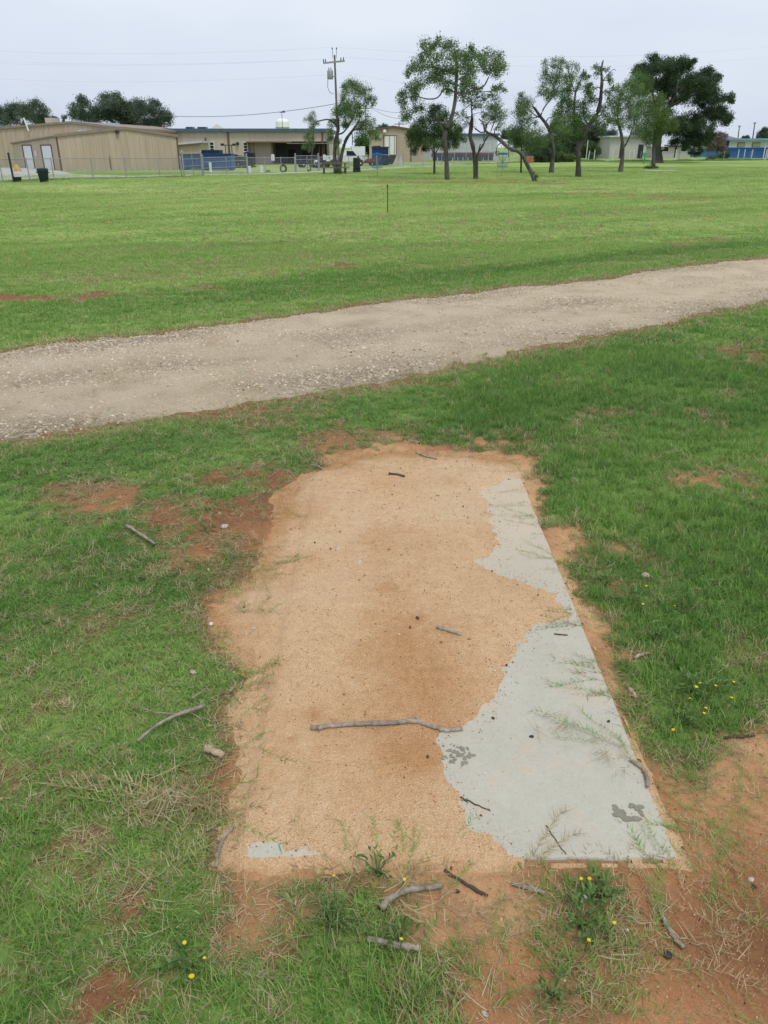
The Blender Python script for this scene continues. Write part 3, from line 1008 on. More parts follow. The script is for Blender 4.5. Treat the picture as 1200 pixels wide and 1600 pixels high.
for (qx, qy, ang, s, k_) in [(395, 1050, .35, 1.3, 5), (375, 1080, .4, 1.2, 4), (380, 1120, .3, 1.2, 4), (375, 1165, .25, 1.1, 5), (370, 1215, .2, 1.0, 3), (350, 960, .3, 1.0, 4), (400, 905, .1, 1.2, 6),
                             (420, 880, .0, 1.2, 5), (365, 1270, .4, .9, 3), (440, 800, -.2, 1.0, 4), (500, 745, -.3, .9, 3),
                             (930, 985, 2.9, 1.4, 5), (915, 965, 3.0, 1.2, 4), (975, 1065, 3.0, 1.3, 6), (968, 1040, 2.8, 1.3, 4), (985, 1095, 3.3, 1.2, 4), (990, 1180, 2.6, 1.1, 3), (965, 1170, 2.4, 1.1, 3),
                             (835, 790, 3.1, 1.2, 4), (845, 815, 3.1, 1.3, 5), (850, 840, 3.2, 1.0, 3), (870, 880, 2.9, 1.2, 4), (835, 765, 3.1, 1.0, 3), (800, 730, 4.0, 1.0, 3),
                             (550, 1350, 1.5, 1.0, 3), (640, 1345, 1.3, .9, 4), (580, 1350, 1.6, .9, 3), (1030, 1345, 1.9, .6, 2),
                             (1100, 1300, 2.6, 1.0, 5), (1080, 1370, 1.9, 1.0, 5), (1020, 1470, 1.0, 1.0, 6), (1140, 1420, 2.0, .9, 4), (1100, 1240, 3.0, 1.0, 6), (960, 1520, .7, 1.1, 6), (760, 1490, 1.0, 1.0, 6)]:
    creep(qx, qy, ang, s, 0.0, k_)
for (qx, qy, ang, s, k_) in [(270, 1255, .3, 1.5, 16), (230, 1265, 2.8, 1.5, 12), (310, 1265, -.3, 1.3, 10), (210, 1300, .8, 1.4, 8), (150, 1330, 1.5, 1.2, 8), (250, 1390, 1.0, 1.2, 8), (480, 1300, 1.6, .7, 2), (690, 1055, 2.5, .6, 3), (640, 1390, .5, 1.2, 6), (880, 1150, 2.0, 1.1, 5),
                             (330, 880, -.4, 1.2, 4), (280, 870, .1, 1.2, 4), (120, 775, .5, 1.0, 4), (950, 1190, 2.2, 1.1, 5), (1050, 1400, 2.0, 1.2, 5), (820, 1390, .5, 1.1, 6), (700, 1430, .4, 1.2, 6), (960, 1480, 1.5, 1.2, 6), (1120, 1480, 2.6, 1.3, 5)]:
    creep(qx, qy, ang, s, 1.0, k_, 16)

def fringe(pix, n_, hs, wd):
    pp = [G(*q) for q in pix]
    seg = [(a, b, (b - a).length) for a, b in zip(pp[:-1], pp[1:])]
    tot = sum(q[2] for q in seg)
    X_, Y_ = [], []
    for a, b, L_ in seg:
        k2 = int(n_ * L_ / tot); t_ = rng.random(k2)
        X_.append(a.x + (b.x - a.x) * t_ + rng.normal(0, wd, k2)); Y_.append(a.y + (b.y - a.y) * t_ + rng.normal(0, wd, k2))
    x, y = np.concatenate(X_), np.concatenate(Y_)
    k2 = len(x); s_ = rng.uniform(1.2, 2.2, k2)
    hh_ = hs * rng.uniform(.4, 1.4, k2) * np.clip(.8 + 1.6 * fbm(x, y, .4, 3, 131), .2, 2)
    put(x, y, ground_z(x, y), rng.uniform(0, 6.28, k2), s_, hh_, rng.integers(20, 22, k2), np.clip(rng.normal(.42, .15, k2), 0, 1), (rng.random(k2) < .08).astype(float))
fringe([(842, 253.0), (905, 252.4), (1000, 252.4), (1060, 252.2), (1130, 251.2), (1210, 249.8)], 2600, 5.5, .35)
fringe([(5, 285.0), (85, 281.4), (198, 278.4), (284, 276.2)], 900, 1.8, .15)
fringe([(500, 268.4), (630, 262.0), (745, 256.4), (842, 252.4)], 1300, 2.2, .2)
for _ in range(230):
    qx, qy = random.uniform(560, 1210), random.uniform(1352, 1600)
    if qy < 1400 and qx < 1040 and random.random() < .5: continue
    creep(qx, qy, random.uniform(0, 6.28), random.uniform(.5, 1.0), float(random.random() < .55), 1, 4)
for _ in range(190):
    qx, qy = random.uniform(1000, 1210), random.uniform(1170, 1360)
    if qx < 1060 + (qy - 1200) * .25 - 20: continue
    creep(qx, qy, random.uniform(0, 6.28), random.uniform(.5, .9), float(random.random() < .5), 1, 4)
gn_scatter("grass", kinds, np.concatenate(PT), np.concatenate(RO), np.concatenate(SC), np.concatenate(IX), np.concatenate(TI), np.concatenate(DR),
           "green turf with dry stems covering the ground round the tee and the field", "grass")

# ------------------------------------------------------------------ loose gravel, crumbs, straw bits
def pebble_kind(name, seed, mat, flat=.6):
    rr = random.Random(seed)
    mb_ = MB()
    mb_.lathe([(.05, -.48), (.36, -.34), (.5, -.02), (.42, .25), (.2, .42), (.04, .47)], 7)
    mb_.v = [(x_ * (1 + rr.uniform(-.25, .25)), y_ * (.8 + rr.uniform(-.2, .2)), z_ * flat * (1 + rr.uniform(-.2, .2))) for x_, y_, z_ in mb_.v]
    me_ = bpy.data.meshes.new(name); me_.from_pydata(mb_.v, [], mb_.f); me_.materials.append(mat); me_.update()
    return bpy.data.objects.new(name, me_)


m_grav, n, l, b = new_mat("gravel_stone")
it = N(n, 'ShaderNodeAttribute', _attribute_name='itint', _attribute_type='INSTANCER').outputs['Fac']
r = ramp(n, [(0.0, (.10, .08, .058)), (0.3, (.40, .31, .21)), (0.6, (.61, .505, .37)), (1.0, (.74, .675, .56))])
l.new(it, r.inputs[0]); l.new(r.outputs[0], b.inputs['Base Color'])
b.inputs['Roughness'].default_value = 0.9
k_ = 420000
q0, q1 = rng.uniform(-6, 24, k_), rng.uniform(t0.min(), t0.max(), k_)
x, y = q0 * ROAD_DIR.x - q1 * ROAD_DIR.y, q0 * ROAD_DIR.y + q1 * ROAD_DIR.x
f = road_field(x, y)
pr = smooth(-.12, .1, f) * np.clip(.36 + 1.0 * fbm(x * .6, y, 1.3, 4, 103) - .28 * np.exp(-((sdist(ROAD_POLY, x, y) - .75) / .33) ** 2), .03, 1)
m_ = (rng.random(k_) < pr) & (np.abs(x) < .62 * y + 1.2) & (y > 3)
x, y, f = x[m_], y[m_], f[m_]
z = ground_z(x, y) + 0.022 * np.clip(f / 0.25, -1.2, 1) + 0.02 * fbm(x, y, 3, 3, 101) * smooth(0, .3, f) + .015 * fbm(x, y, .7, 3, 102) * smooth(0, .3, f)
s = .007 + .024 * rng.random(len(x)) ** 4
gn_scatter("road_gravel", [pebble_kind("gravel_kind_%02d" % i, 40 + i, m_grav) for i in range(5)], np.stack([x, y, z], 1), np.stack([rng.normal(0, .3, len(x)), rng.normal(0, .3, len(x)), rng.uniform(0, 6.28, len(x))], 1),
           np.stack([s, s, s], 1), rng.integers(0, 5, len(x)), np.clip(rng.normal(.52, .17, len(x)), 0, 1), np.zeros(len(x)), "loose pale limestone gravel scattered over the dirt road", "gravel")

# soil crumbs and dark specks over sand, slab and bare soil
m_crumb, n, l, b = new_mat("soil_crumb")
it = N(n, 'ShaderNodeAttribute', _attribute_name='itint', _attribute_type='INSTANCER').outputs['Fac']
r = ramp(n, [(0.0, (.045, .028, .018)), (0.25, (.14, .065, .03)), (0.6, (.42, .22, .095)), (1.0, (.66, .50, .33))])
l.new(it, r.inputs[0]); l.new(r.outputs[0], b.inputs['Base Color'])
b.inputs['Roughness'].default_value = 0.95
k_ = 120000
x, y = rng.uniform(-1.3, 1.7, k_), rng.uniform(1.0, 4.7, k_)
c = cover(x, y)
fs_ = sdist(SAND_POLY, x, y)
cc = np.full(k_, -1.0)
for cp in CONC_POLYS: cc = np.maximum(cc, sdist(cp, x, y))
pr = (1 - c) * np.where(cc > 0.0, .010 + .85 * np.exp(-cc / .045), .32 + .2 * (fs_ < 0))
m_ = rng.random(k_) < pr
x, y = x[m_], y[m_]; fs_ = fs_[m_]; cc = cc[m_]
z = np.array([sand_top(a, b_) for a, b_ in zip(x, y)])
s = .0015 + .0035 * rng.random(len(x)) ** 3 + .009 * (rng.random(len(x)) < .02) * rng.random(len(x))
dark = (rng.random(len(x)) < .10)
ti = np.where(dark, rng.uniform(0, .25, len(x)), np.clip(rng.normal(.68, .16, len(x)), 0, 1))
gn_scatter("soil_crumbs", [pebble_kind("crumb_kind_%02d" % i, 60 + i, m_crumb, .8) for i in range(4)], np.stack([x, y, z + s * .2], 1), rng.uniform(0, 6.28, (len(x), 3)), np.stack([s * 1.3, s, s], 1), rng.integers(0, 4, len(x)), ti, np.zeros(len(x)),
           "coarse sand grains and dark soil crumbs strewn over the tee", "sand grains")

# ================================================================== MATERIALS FOR THE BACKGROUND
def ribbed(name, col, pitch=0.3, var=0.10, axis_='X'):
    """painted profiled sheet: tone varies per sheet and with streaks"""
    m, n, l, b = new_mat(name)
    tc = n.new('ShaderNodeTexCoord').outputs['Object']
    mp = N(n, 'ShaderNodeMapping', Scale=(1.0, 1.0, 0.12))
    l.new(tc, mp.inputs['Vector'])
    f = noise_n(n, l, mp.outputs[0], 1.6, 6, 0.7)
    r = ramp(n, [(0.3, tuple(c * (1 - var * 1.5) for c in col)), (0.7, tuple(min(1, c * (1 + var)) for c in col))])
    l.new(f, r.inputs[0]); l.new(r.outputs[0], b.inputs['Base Color'])
    b.inputs['Roughness'].default_value = 0.6
    return m


M = dict(
    tan=ribbed("tan_sheet", (.50, .40, .305)), tan2=ribbed("beige_sheet", (.56, .485, .385)), brown=painted("brown_trim", (.145, .095, .065)),
    trim=painted("grey_brown_trim", (.27, .215, .165)), white=painted("white_paint", (.76, .78, .80), .5, .06), blue_trim=painted("slate_blue_trim", (.085, .135, .19), .5),
    blue=painted("blue_steel", (.022, .085, .25), .5, .16, 1.2, rust=(.10, .06, .04)), navy=painted("navy_steel", (.018, .045, .12), .5, .2), dark=painted("dark_steel", (.03, .034, .038), .6), grey=painted("grey_steel", (.30, .31, .315), .45),
    galv=painted("galvanised", (.34, .365, .375), .45, .12, 3, metal=.35), glass=painted("window_glass", (.02, .028, .035), .08, .2), shade=painted("shade_dark_wall", (.12, .105, .095)),  # shade: dark wall colour that stands in for shadow under cover
    roofg=painted("pale_metal_roof", (.52, .545, .57), .5, .08), green=painted("green_machine", (.03, .085, .035), .5), dkgreen=painted("dark_green_plastic", (.012, .032, .030), .45, .15), red=painted("red_paint", (.22, .045, .035), .5, .2),
    rubber=painted("rubber", (.022, .022, .024), .8), wood=bark("weathered_wood", (.10, .085, .07), (.26, .225, .185), 6), pole=bark("pole_wood", (.105, .09, .08), (.21, .185, .165), 5), paper=painted("sign_white", (.70, .71, .70), .6, .05),
    teal=painted("teal_band", (.03, .20, .30), .5), bblue=painted("bright_blue", (.03, .14, .45), .5), gblue=painted("pale_blue_roof", (.20, .33, .43), .5), cream=painted("cream_wall", (.50, .48, .44), .6, .08), greyroof=painted("shingle_grey", (.21, .215, .22), .9, .2),
    wire=painted("power_wire", (.13, .135, .145), .6), chain=painted("chain_steel", (.33, .35, .36), .5, .1), orange=painted("orange_brick", (.40, .17, .085), .8, .25), yellow=painted("ochre_plastic", (.52, .36, .10), .6), tankw=painted("tank_white", (.86, .86, .84), .45, .03), rust=painted("rusty_iron", (.15, .09, .06), .85, .3), olive=painted("olive_cloth", (.05, .06, .045), .8))


def frame_xy(a, b):
    """local frame with x along a->b on the ground, y away from camera"""
    d = Vector((b.x - a.x, b.y - a.y, 0)); L = d.length; d.normalize()
    v = Vector((-d.y, d.x, 0))
    Mx = Matrix(((d.x, v.x, 0, a.x), (d.y, v.y, 0, a.y), (0, 0, 1, min(a.z, b.z)), (0, 0, 0, 1)))
    return Mx, L


def ht(px, py, Y, z0):
    return P(px, py, Y).z - z0


def placed(name, Mx, label, cat, group=None):
    o = empty(name, (0, 0, 0), label, cat, group)
    o.matrix_world = Mx
    o.location = Mx.to_translation(); o.rotation_euler = Mx.to_euler()
    return o


def ribs(mb, x0, x1, z0, z1f, y, pitch=.4, w=.05, d=.025):
    pitch, w, d = max(pitch, .62), .17, .07
    """raised ribs of a profiled sheet wall; z1f(x) gives the top"""
    k_ = int((x1 - x0) / pitch)
    for i in range(1, k_):
        x_ = x0 + (x1 - x0) * i / k_
        mb.box((x_ - w / 2, y - d, z0), (x_ + w / 2, y, z1f(x_) - .26))


def door_roll(parent, x0, x1, z0, z1, y, mat, n_=8):
    """roller door: curtain with horizontal slats as pieces, in a dark recessed jamb"""
    fr = MB().box((x0 - .09, y - .05, z0), (x0, y + .02, z1 + .09)).box((x1, y - .05, z0), (x1 + .09, y + .02, z1 + .09)).box((x0, y - .05, z1), (x1, y + .02, z1 + .09)).build("door_frame", M['brown'], parent)
    d = MB().box((x0, y - .015, z0), (x1, y + .03, z1)).build("roller_door", mat, parent)
    h_ = (z1 - z0) / n_
    for i in range(n_):
        MB().box((x0 + .01, y - .03, z0 + i * h_ + .012), (x1 - .01, y - .016, z0 + (i + 1) * h_ - .012)).build("slat", mat, d)
    return d


def window(parent, x0, x1, z0, z1, y, panes=3):
    w = MB().box((x0 - .07, y - .05, z0 - .07), (x1 + .07, y - .03, z1 + .07)).build("window", M['white'], parent)
    h_ = (z1 - z0) / panes
    for i in range(panes):
        MB().box((x0, y - .062, z0 + i * h_ + .03), (x1, y - .052, z0 + (i + 1) * h_ - .03)).build("pane", M['glass'], w)
    return w


# ------------------------------------------------------------------ tan shed with two roller doors
a, b_ = G(97, 267), G(281, 265)
Mx, L = frame_xy(a, b_)
zb = min(a.z, b_.z)
eave = ht(88, 213, a.y, zb); peak = ht(192, 201.5, (a.y + b_.y) / 2, zb)
shed = placed("metal_shed", Mx, "low tan metal shed with gable end and two white roller doors", "shed")
D = 13.0
_e = P(26, 262, a.y + D); _le = Mx.inverted() @ Vector((_e.x, _e.y, zb))
D = _le.y; slant = _le.x / _le.y                  # side wall runs back and to the outside
prof = lambda x_: eave + (peak - eave) * (1 - abs(x_ - L * .56) / (L * .56 if x_ < L * .56 else L * .44))
sh = lambda y_: slant * y_
mb = MB()
mb.add([(0, 0, -.4), (L, 0, -.4), (L, 0, eave), (L * .56, 0, peak), (0, 0, eave), (sh(D), D, -.4), (L + sh(D), D, -.4), (L + sh(D), D, eave - .62), (L * .56 + sh(D), D, eave - .62), (sh(D), D, eave - .62)],
       [(0, 1, 2, 3, 4), (5, 9, 8, 7, 6), (0, 4, 9, 5), (1, 6, 7, 2)])
ribs(mb, 0, L, 0.08, prof, 0, .38)
mb.build("wall", M['tan'], shed)
mb = MB().add([(0, .02, eave - .95), (L, .02, eave - .95), (L + sh(D), D, eave - .95), (sh(D), D, eave - .95), (0, .02, eave - .8), (L, .02, eave - .8), (L + sh(D), D, eave - .8), (sh(D), D, eave - .8)],
              [(0, 3, 2, 1), (4, 5, 6, 7), (0, 1, 5, 4), (1, 2, 6, 5), (2, 3, 7, 6), (3, 0, 4, 7)])
mb.build("roof", M['roofg'], shed)
for (xa, za, xb, zb2) in ((-.12, eave - .05, L * .56, peak - .04), (L * .56, peak - .04, L + .12, eave - .05)):
    MB().prism([(xa, za), (xb, zb2), (xb, zb2 + .26), (xa, za + .26)], -.16, .14).build("rake_trim", M['trim'], shed)
MB().tube([(-.1, -.1, eave + .06), (-.1 + sh(D), D, eave - .56)], .14, 6).build("gutter", M['trim'], shed)
MB().box((-.12, -.05, 0), (.06, -.003, eave - .03)).build("corner_trim", M['brown'], shed)
MB().box((L - .06, -.05, 0), (L + .10, -.003, eave - .03)).build("corner_trim", M['brown'], shed)
MB().box((L * .40, -.06, 0), (L * .40 + .09, -.028, 1.35)).build("pipe_post", M['brown'], shed)
MB().box((L * .48, -.3, peak - .42), (L * .48 + .34, -.03, peak - .16)).build("wall_light", M['dark'], shed)
MB().box((0.02, -.03, -.3), (L - .02, -.004, .12)).build("footing", M['drive'] if 'drive' in M else m_drive, shed)
side_dir = Vector((slant, 1, 0)).normalized()
ms = Matrix(((side_dir.x, side_dir.y, 0, 0), (side_dir.y, -side_dir.x, 0, 0), (0, 0, 1, 0), (0, 0, 0, 1)))   # x runs back along the side wall, -y is outside ... mirrored below
SL = math.hypot(_le.x, _le.y)
def wall_s(px):
    best = min(range(400), key=lambda i: abs(((cam_o_inv @ (Mx @ Vector((_le.x * i / 400, _le.y * i / 400, 0)))).x / -(cam_o_inv @ (Mx @ Vector((_le.x * i / 400, _le.y * i / 400, 0)))).z) * F_PX + 600 - px))
    return best / 400 * SL
cam_o_inv = (Matrix.Translation(cam_o.location) @ cam_o.rotation_euler.to_matrix().to_4x4()).inverted()
for (q0, q1) in ((wall_s(86), wall_s(71.5)), (wall_s(55), wall_s(42.5))):
    ang = math.atan2(side_dir.y, side_dir.x)
    def SP(x_, y_, z_):
        nrm = Vector((-side_dir.y, side_dir.x, 0))
        v = side_dir * x_ + nrm * y_
        return (v.x, v.y, z_)
    def sbox(mb_, x0, x1, y0, y1, z0, z1):
        c = [SP(x0, y0, z0), SP(x1, y0, z0), SP(x1, y1, z0), SP(x0, y1, z0), SP(x0, y0, z1), SP(x1, y0, z1), SP(x1, y1, z1), SP(x0, y1, z1)]
        return mb_.add(c, [(3, 2, 1, 0), (4, 5, 6, 7), (0, 1, 5, 4), (1, 2, 6, 5), (2, 3, 7, 6), (3, 0, 4, 7)])
    mbf = MB(); sbox(mbf, q0 - .14, q0, .005, .07, 0, 2.45); sbox(mbf, q1, q1 + .30, .005, .10, 0, 2.45); sbox(mbf, q0, q1, .005, .07, 2.34, 2.45)
    mbf.build("door_frame", M['brown'], shed)
    mbd = MB(); sbox(mbd, q0, q1, .005, .035, 0, 2.34); rd = mbd.build("roller_door", M['white'], shed)
    for i in range(8):
        mbs = MB(); sbox(mbs, q0 + .01, q1 - .01, .036, .048, .012 + i * .29, .278 + i * .29); mbs.build("slat", M['white'], rd)
mbl = MB(); sbox(mbl, wall_s(62.5), wall_s(62.5) + .25, .01, .2, 1.35, 1.85); mbl.build("wall_sign", M['paper'], shed)

# ------------------------------------------------------------------ taller tan warehouse behind
Yw = 104.0
zw = -.5
a, b_ = P(-120, 230, Yw + 20), P(212, 230, Yw)
a = Vector((P(-10, 230, Yw).x - 9, Yw + 4, zw)); b_ = Vector((P(196, 230, Yw).x, Yw + 1, zw))
Mx, L = frame_xy(a, b_)
wh = placed("warehouse", Mx, "larger tan metal warehouse rising behind the low shed, with a cream door", "warehouse")
xp = (P(110, 230, Yw).x - a.x) / (b_.x - a.x) * L
ew_r, pk, ew_l = ht(194, 199, Yw, zw), ht(110, 188.5, Yw, zw), ht(0, 196, Yw, zw)
D = 26
mb = MB().prism([(0, -.4), (L, -.4), (L, ew_r - .25), (xp, pk - .25), (0, ew_l - .9)], 0, D)
ribs(mb, 0, L, 0.05, lambda x_: (ew_l - .9 + (pk - .25 - ew_l + .9) * x_ / xp) if x_ < xp else (pk - .25 + (ew_r - pk) * (x_ - xp) / (L - xp)), 0, .5)
mb.build("wall", M['tan'], wh)
mb = MB().prism([(-.2, ew_l - .95), (xp, pk - .25), (L + .25, ew_r - .3), (L + .25, ew_r - .02), (xp, pk), (-.2, ew_l - .7)], -.2, D + .2)
mb.build("roof", M['trim'], wh)
q = lambda px: (P(px, 230, Yw).x - a.x) / (b_.x - a.x) * L
MB().box((q(5), -.06, -.2), (q(14.5), -.028, 2.0)).build("door", M['yellow'] if False else M['tan2'], wh)
MB().box((q(56), 1.5, pk - .3), (q(68), 3.2, ht(60, 186, Yw, zw) + .25)).build("roof_box", M['tan2'], wh)
MB().tube([(q(38.5), -.35, ht(38, 204, Yw, zw)), (q(34), -.35, ht(34, 183, Yw, zw))], .09, 6).build("vent_pipe", M['white'], wh)
MB().box((q(161), 1, pk - 1.3), (q(174), 2.4, pk - .2)).build("roof_unit", M['roofg'], wh)
MB().box((q(120), -.5, pk - 1.75), (q(135), -.05, pk - 1.0)).build("roof_unit", M['roofg'], wh)

# ------------------------------------------------------------------ long beige building with slate-blue fascia
Yl = 122.0
zl = -.5
xa, xb = P(232, 230, Yl).x, P(511, 230, Yl).x
lb = empty("office_building", (xa, Yl, zl), "long low beige building with slate blue roof edge and a deep porch", "building")
X_ = lambda px: P(px, 230, Yl).x - xa
Z_ = lambda py: ht(400, py, Yl, zl)
top = Z_(206)
LW = xb - xa
p0, p1 = X_(388), X_(506)                        # porch recess
zp = Z_(221)
pm_ = X_(424)
mb = MB().box((0, 0, -.4), (p0, 18, top)).box((p0, 1.0, -.4), (pm_, 18, top - .002)).box((pm_, 5, -.4), (LW, 18, top - .003)).box((p0 + .001, 0, zp), (LW, 4.99, top - .004))
for px in (262, 285, 300, 319, 339, 372, 391, 408, 423, 440, 458, 476, 494):      # joints between wall panels stand as thin battens
    x_ = X_(px); mb.box((x_ - .03, -.02, zp if x_ > p0 else 0), (x_ + .03, -.002, top - .02))
mb.build("wall", M['tan2'], lb)
MB().box((-.3, -.45, top + .003), (LW + .4, 18.4, top + .42)).build("roof", M['blue_trim'], lb)
MB().box((pm_ + .01, 4.85, -.3), (LW - .01, 4.99, zp - .01)).build("shade_dark_wall", M['shade'], lb)  # back wall coloured dark to carry the porch shade
MB().box((LW - .12, .3, -.3), (LW - .01, 4.84, zp - .01)).build("porch_end_wall", M['shade'], lb)  # same shade-dark colour on the end wall
MB().box((p0 + .02, -3.0, -.3), (LW + 2, 4.84, .06)).build("porch_floor", M['shade'], lb)  # floor slab, porch shade painted into its colour too
MB().box((p0 - .2, -.7, zp - .18), (X_(456), .0 - .003, zp - .003)).build("porch_beam", M['brown'], lb)
MB().box((X_(450), -1.3, zp - .30), (LW + 1.2, -.004, zp - .19)).build("awning", M['trim'], lb)
for px in (388, 396, 423.5, 498, 506):
    MB().box((X_(px), -.25, -.3), (X_(px) + .14, -.1, zp - .2)).build("porch_post", M['brown'], lb)
for px in (356.5,):
    MB().box((X_(px), -.16, 0), (X_(px) + .26, -.022, top - .02)).build("downspout", M['brown'], lb)
MB().box((X_(503), -.14, 0), (X_(503) + .2, -.003, top - .02)).build("downspout", M['brown'], lb)
window(lb, X_(328.5), X_(334), Z_(237), Z_(222), 0, 3)
window(lb, X_(381), X_(386), Z_(236.5), Z_(222.5), 0, 3)
MB().box((X_(321.5), -.2, Z_(234)), (X_(321.5) + .18, -.02, Z_(215))).build("conduit", M['brown'], lb)
MB().lathe([(.05, 0), (.2, .08), (.22, .3), (.1, .42)], 10, (X_(372), -.25, Z_(227))).build("wall_lamp", M['dark'], lb)
for px in (444, 467):
    MB().box((X_(px), 4.7, -.2), (X_(px) + 1.1, 4.84, 1.9)).build("porch_door", M['dark'], lb)

# lean-to shed beside it
a, b_ = P(276, 258, 112), P(316, 258, 112)
ls = empty("lean_to", (a.x, 112, -.5), "small tan lean-to with pale sloping roof beside blue container", "shed")
w_ = b_.x - a.x
h0, h1 = ht(276, 227, 112, -.5), ht(316, 223, 112, -.5)
mb = MB().prism([(0, -.3), (w_, -.3), (w_, h1), (0, h0)], 0, 5)
ribs(mb, 0, w_, 0, lambda x_: h0 + (h1 - h0) * x_ / w_, 0, .35)
mb.build("wall", M['tan'], ls)
MB().prism([(-.2, h0 + .0), (w_ + .3, h1 + .0), (w_ + .3, h1 + .22), (-.2, h0 + .22)], -.4, 5.2).build("roof", M['roofg'], ls)
MB().prism([(-.2, h0 - .14), (w_ + .3, h1 - .14), (w_ + .3, h1 - .003), (-.2, h0 - .003)], -.42, -.3).build("fascia", M['brown'], ls)

# roof units on the long building
for i, (x0, x1, y1_, lb_) in enumerate([(311, 325, 199.5, "grey box air unit with louvres on roof above blue container"), (293, 305, 202.0, "low flat grey air unit on office roof")]):
    o = empty("roof_air_unit", (P(x0, 230, Yl + 4).x, Yl + 4, zl + top + .42), lb_, "air unit")
    w_ = P(x1, 230, Yl + 4).x - P(x0, 230, Yl + 4).x; h_ = max(.3, P(300, y1_, Yl + 4).z - (zl + top + .42))
    MB().box((0, 0, 0), (w_, 1.2, h_)).build("casing", M['grey'], o)
    for k_ in range(3): MB().box((.06, -.03, .08 + k_ * h_ * .28), (w_ - .06, -.002, .08 + k_ * h_ * .28 + h_ * .15)).build("louvre", M['dark'], o)
o = empty("antenna_mast", (P(443, 230, Yl + 6).x, Yl + 6, zl + top + .42), "thin mast with small box antenna on office roof", "antenna")
hh = P(443, 176, Yl + 6).z - (zl + top + .42)
MB().tube([(0, 0, 0), (0, 0, hh)], .04, 6).build("mast", M['dark'], o)
MB().box((-.35, -.05, hh), (.55, .05, hh + .07)).box((.12, -.12, hh + .08), (.42, .12, hh + .26)).build("antenna", M['dark'], o)
o = empty("roof_vent", (P(264, 230, Yl + 3).x, Yl + 3, zl + top + .42), "small stub vent pipe with cap on office roof", "vent")
MB().tube([(0, 0, 0), (0, 0, .7)], .08, 8).build("pipe", M['grey'], o); MB().lathe([(.22, .7), (.24, .76), (.05, .92)], 8).build("cap", M['grey'], o)
o = empty("pavilion_roof", (P(342, 230, 150).x, 150, zl), "cream pyramid roof peeking above the office building", "pavilion")
w_ = P(358, 230, 150).x - P(328, 230, 150).x; hp = ht(342, 193.5, 150, zl); he = ht(342, 206, 150, zl)
MB().add([(-w_ / 2, -w_ / 2, he), (w_ / 2, -w_ / 2, he), (w_ / 2, w_ / 2, he), (-w_ / 2, w_ / 2, he), (0, 0, hp)], [(0, 1, 4), (1, 2, 4), (2, 3, 4), (3, 0, 4), (3, 2, 1, 0)]).build("roof", M['cream'], o)
for sx_ in (-1, 1):
    for sy_ in (-1, 1): MB().box((sx_ * w_ * .42 - .15, sy_ * w_ * .42 - .15, -.3), (sx_ * w_ * .42 + .15, sy_ * w_ * .42 + .15, he + .02)).build("post", M['cream'], o)

# ------------------------------------------------------------------ workshop with white roller door
Yk = 112.0
zk = float(base_z(2, 112))
xa, xb = P(577, 230, Yk).x, P(664, 230, Yk).x
ws = empty("workshop", (xa, Yk, zk), "tan gabled workshop with tall white roller door behind the trees", "workshop")
X_ = lambda px: P(px, 230, Yk).x - xa
Z_ = lambda py: ht(620, py, Yk, zk)
L = xb - xa; pk, ev = Z_(199.5), Z_(207)
mb = MB().prism([(0, -.3), (L, -.3), (L, ev), (L * .42, pk), (0, ev)], 0, 16)
ribs(mb, 0, L, .05, lambda x_: ev, 0, .45)
mb.build("wall", M['tan'], ws)
MB().prism([(-.2, ev - .1), (L * .42, pk), (L + .2, ev - .1), (L + .2, ev + .16), (L * .42, pk + .26), (-.2, ev + .16)], -.25, 16.2).build("roof", M['brown'], ws)
door_roll(ws, X_(600), X_(619), 0.02, Z_(212.5), -.03, M['white'], 10)
MB().lathe([(.05, 0), (.24, .08), (.24, .3), (.1, .4)], 10, (X_(601), -.3, Z_(208))).build("wall_lamp", M['paper'], ws)
MB().box((X_(641), -.08, 0), (X_(641) + .2, -.03, ev - .1)).build("downspout", M['brown'], ws)

# pale long barn to its right and the red-striped trailer
Yb = 124.0
zbn = float(base_z(10, Yb))
xa, xb = P(664, 230, Yb).x, P(777, 230, Yb).x
bn = empty("steel_barn", (xa, Yb, zbn), "long pale grey steel barn partly hidden by tree trunks", "barn")
L = xb - xa; h_ = ht(720, 212, Yb, zbn)
mb = MB().box((0, 0, -.3), (L, 12, h_)); ribs(mb, 0, L, 0, lambda x_: h_, 0, .5); mb.build("wall", M['roofg'], bn)
MB().prism([(-.2, h_ + .003), (L + .3, h_ + .003), (L + .3, h_ + .3), (-.2, h_ + .3)], -.3, 12.3).build("roof", M['blue_trim'], bn)
MB().box((X_(0) * 0, -.02, h_ - .9), (L * .12, -.01, h_)).build("gable_panel", M['tan'], bn)
Yt = 112.0
xa, xb = P(676, 230, Yt).x, P(772, 230, Yt).x
tr_ = empty("flatbed_trailer", (xa, Yt, float(base_z(9, Yt))), "long dark trailer with a red stripe parked before the grey barn", "trailer")
L = xb - xa; Zt = lambda py: ht(720, py, Yt, tr_.location.z)
MB().box((0, 0, Zt(246)), (L, 2.4, Zt(241))).build("deck", M['navy'], tr_)
MB().box((0, -.02, Zt(241) + .003), (L, 2.4, Zt(238.5))).build("stripe_board", M['red'], tr_)
for i in range(12): MB().box((L * (i + .1) / 12, -.03, .1), (L * (i + .92) / 12, .1, Zt(246) - .003)).build("side_panel", M['navy'] if i < 3 else M['dark'], tr_)
for q_ in (.2, .28, .72, .8): MB().lathe([(.3, -.12), (.42, -.1), (.42, .1), (.3, .12)], 14).build("wheel", M['rubber'], tr_, loc=(L * q_, 1.2, .42), rot=(math.pi / 2, 0, 0))

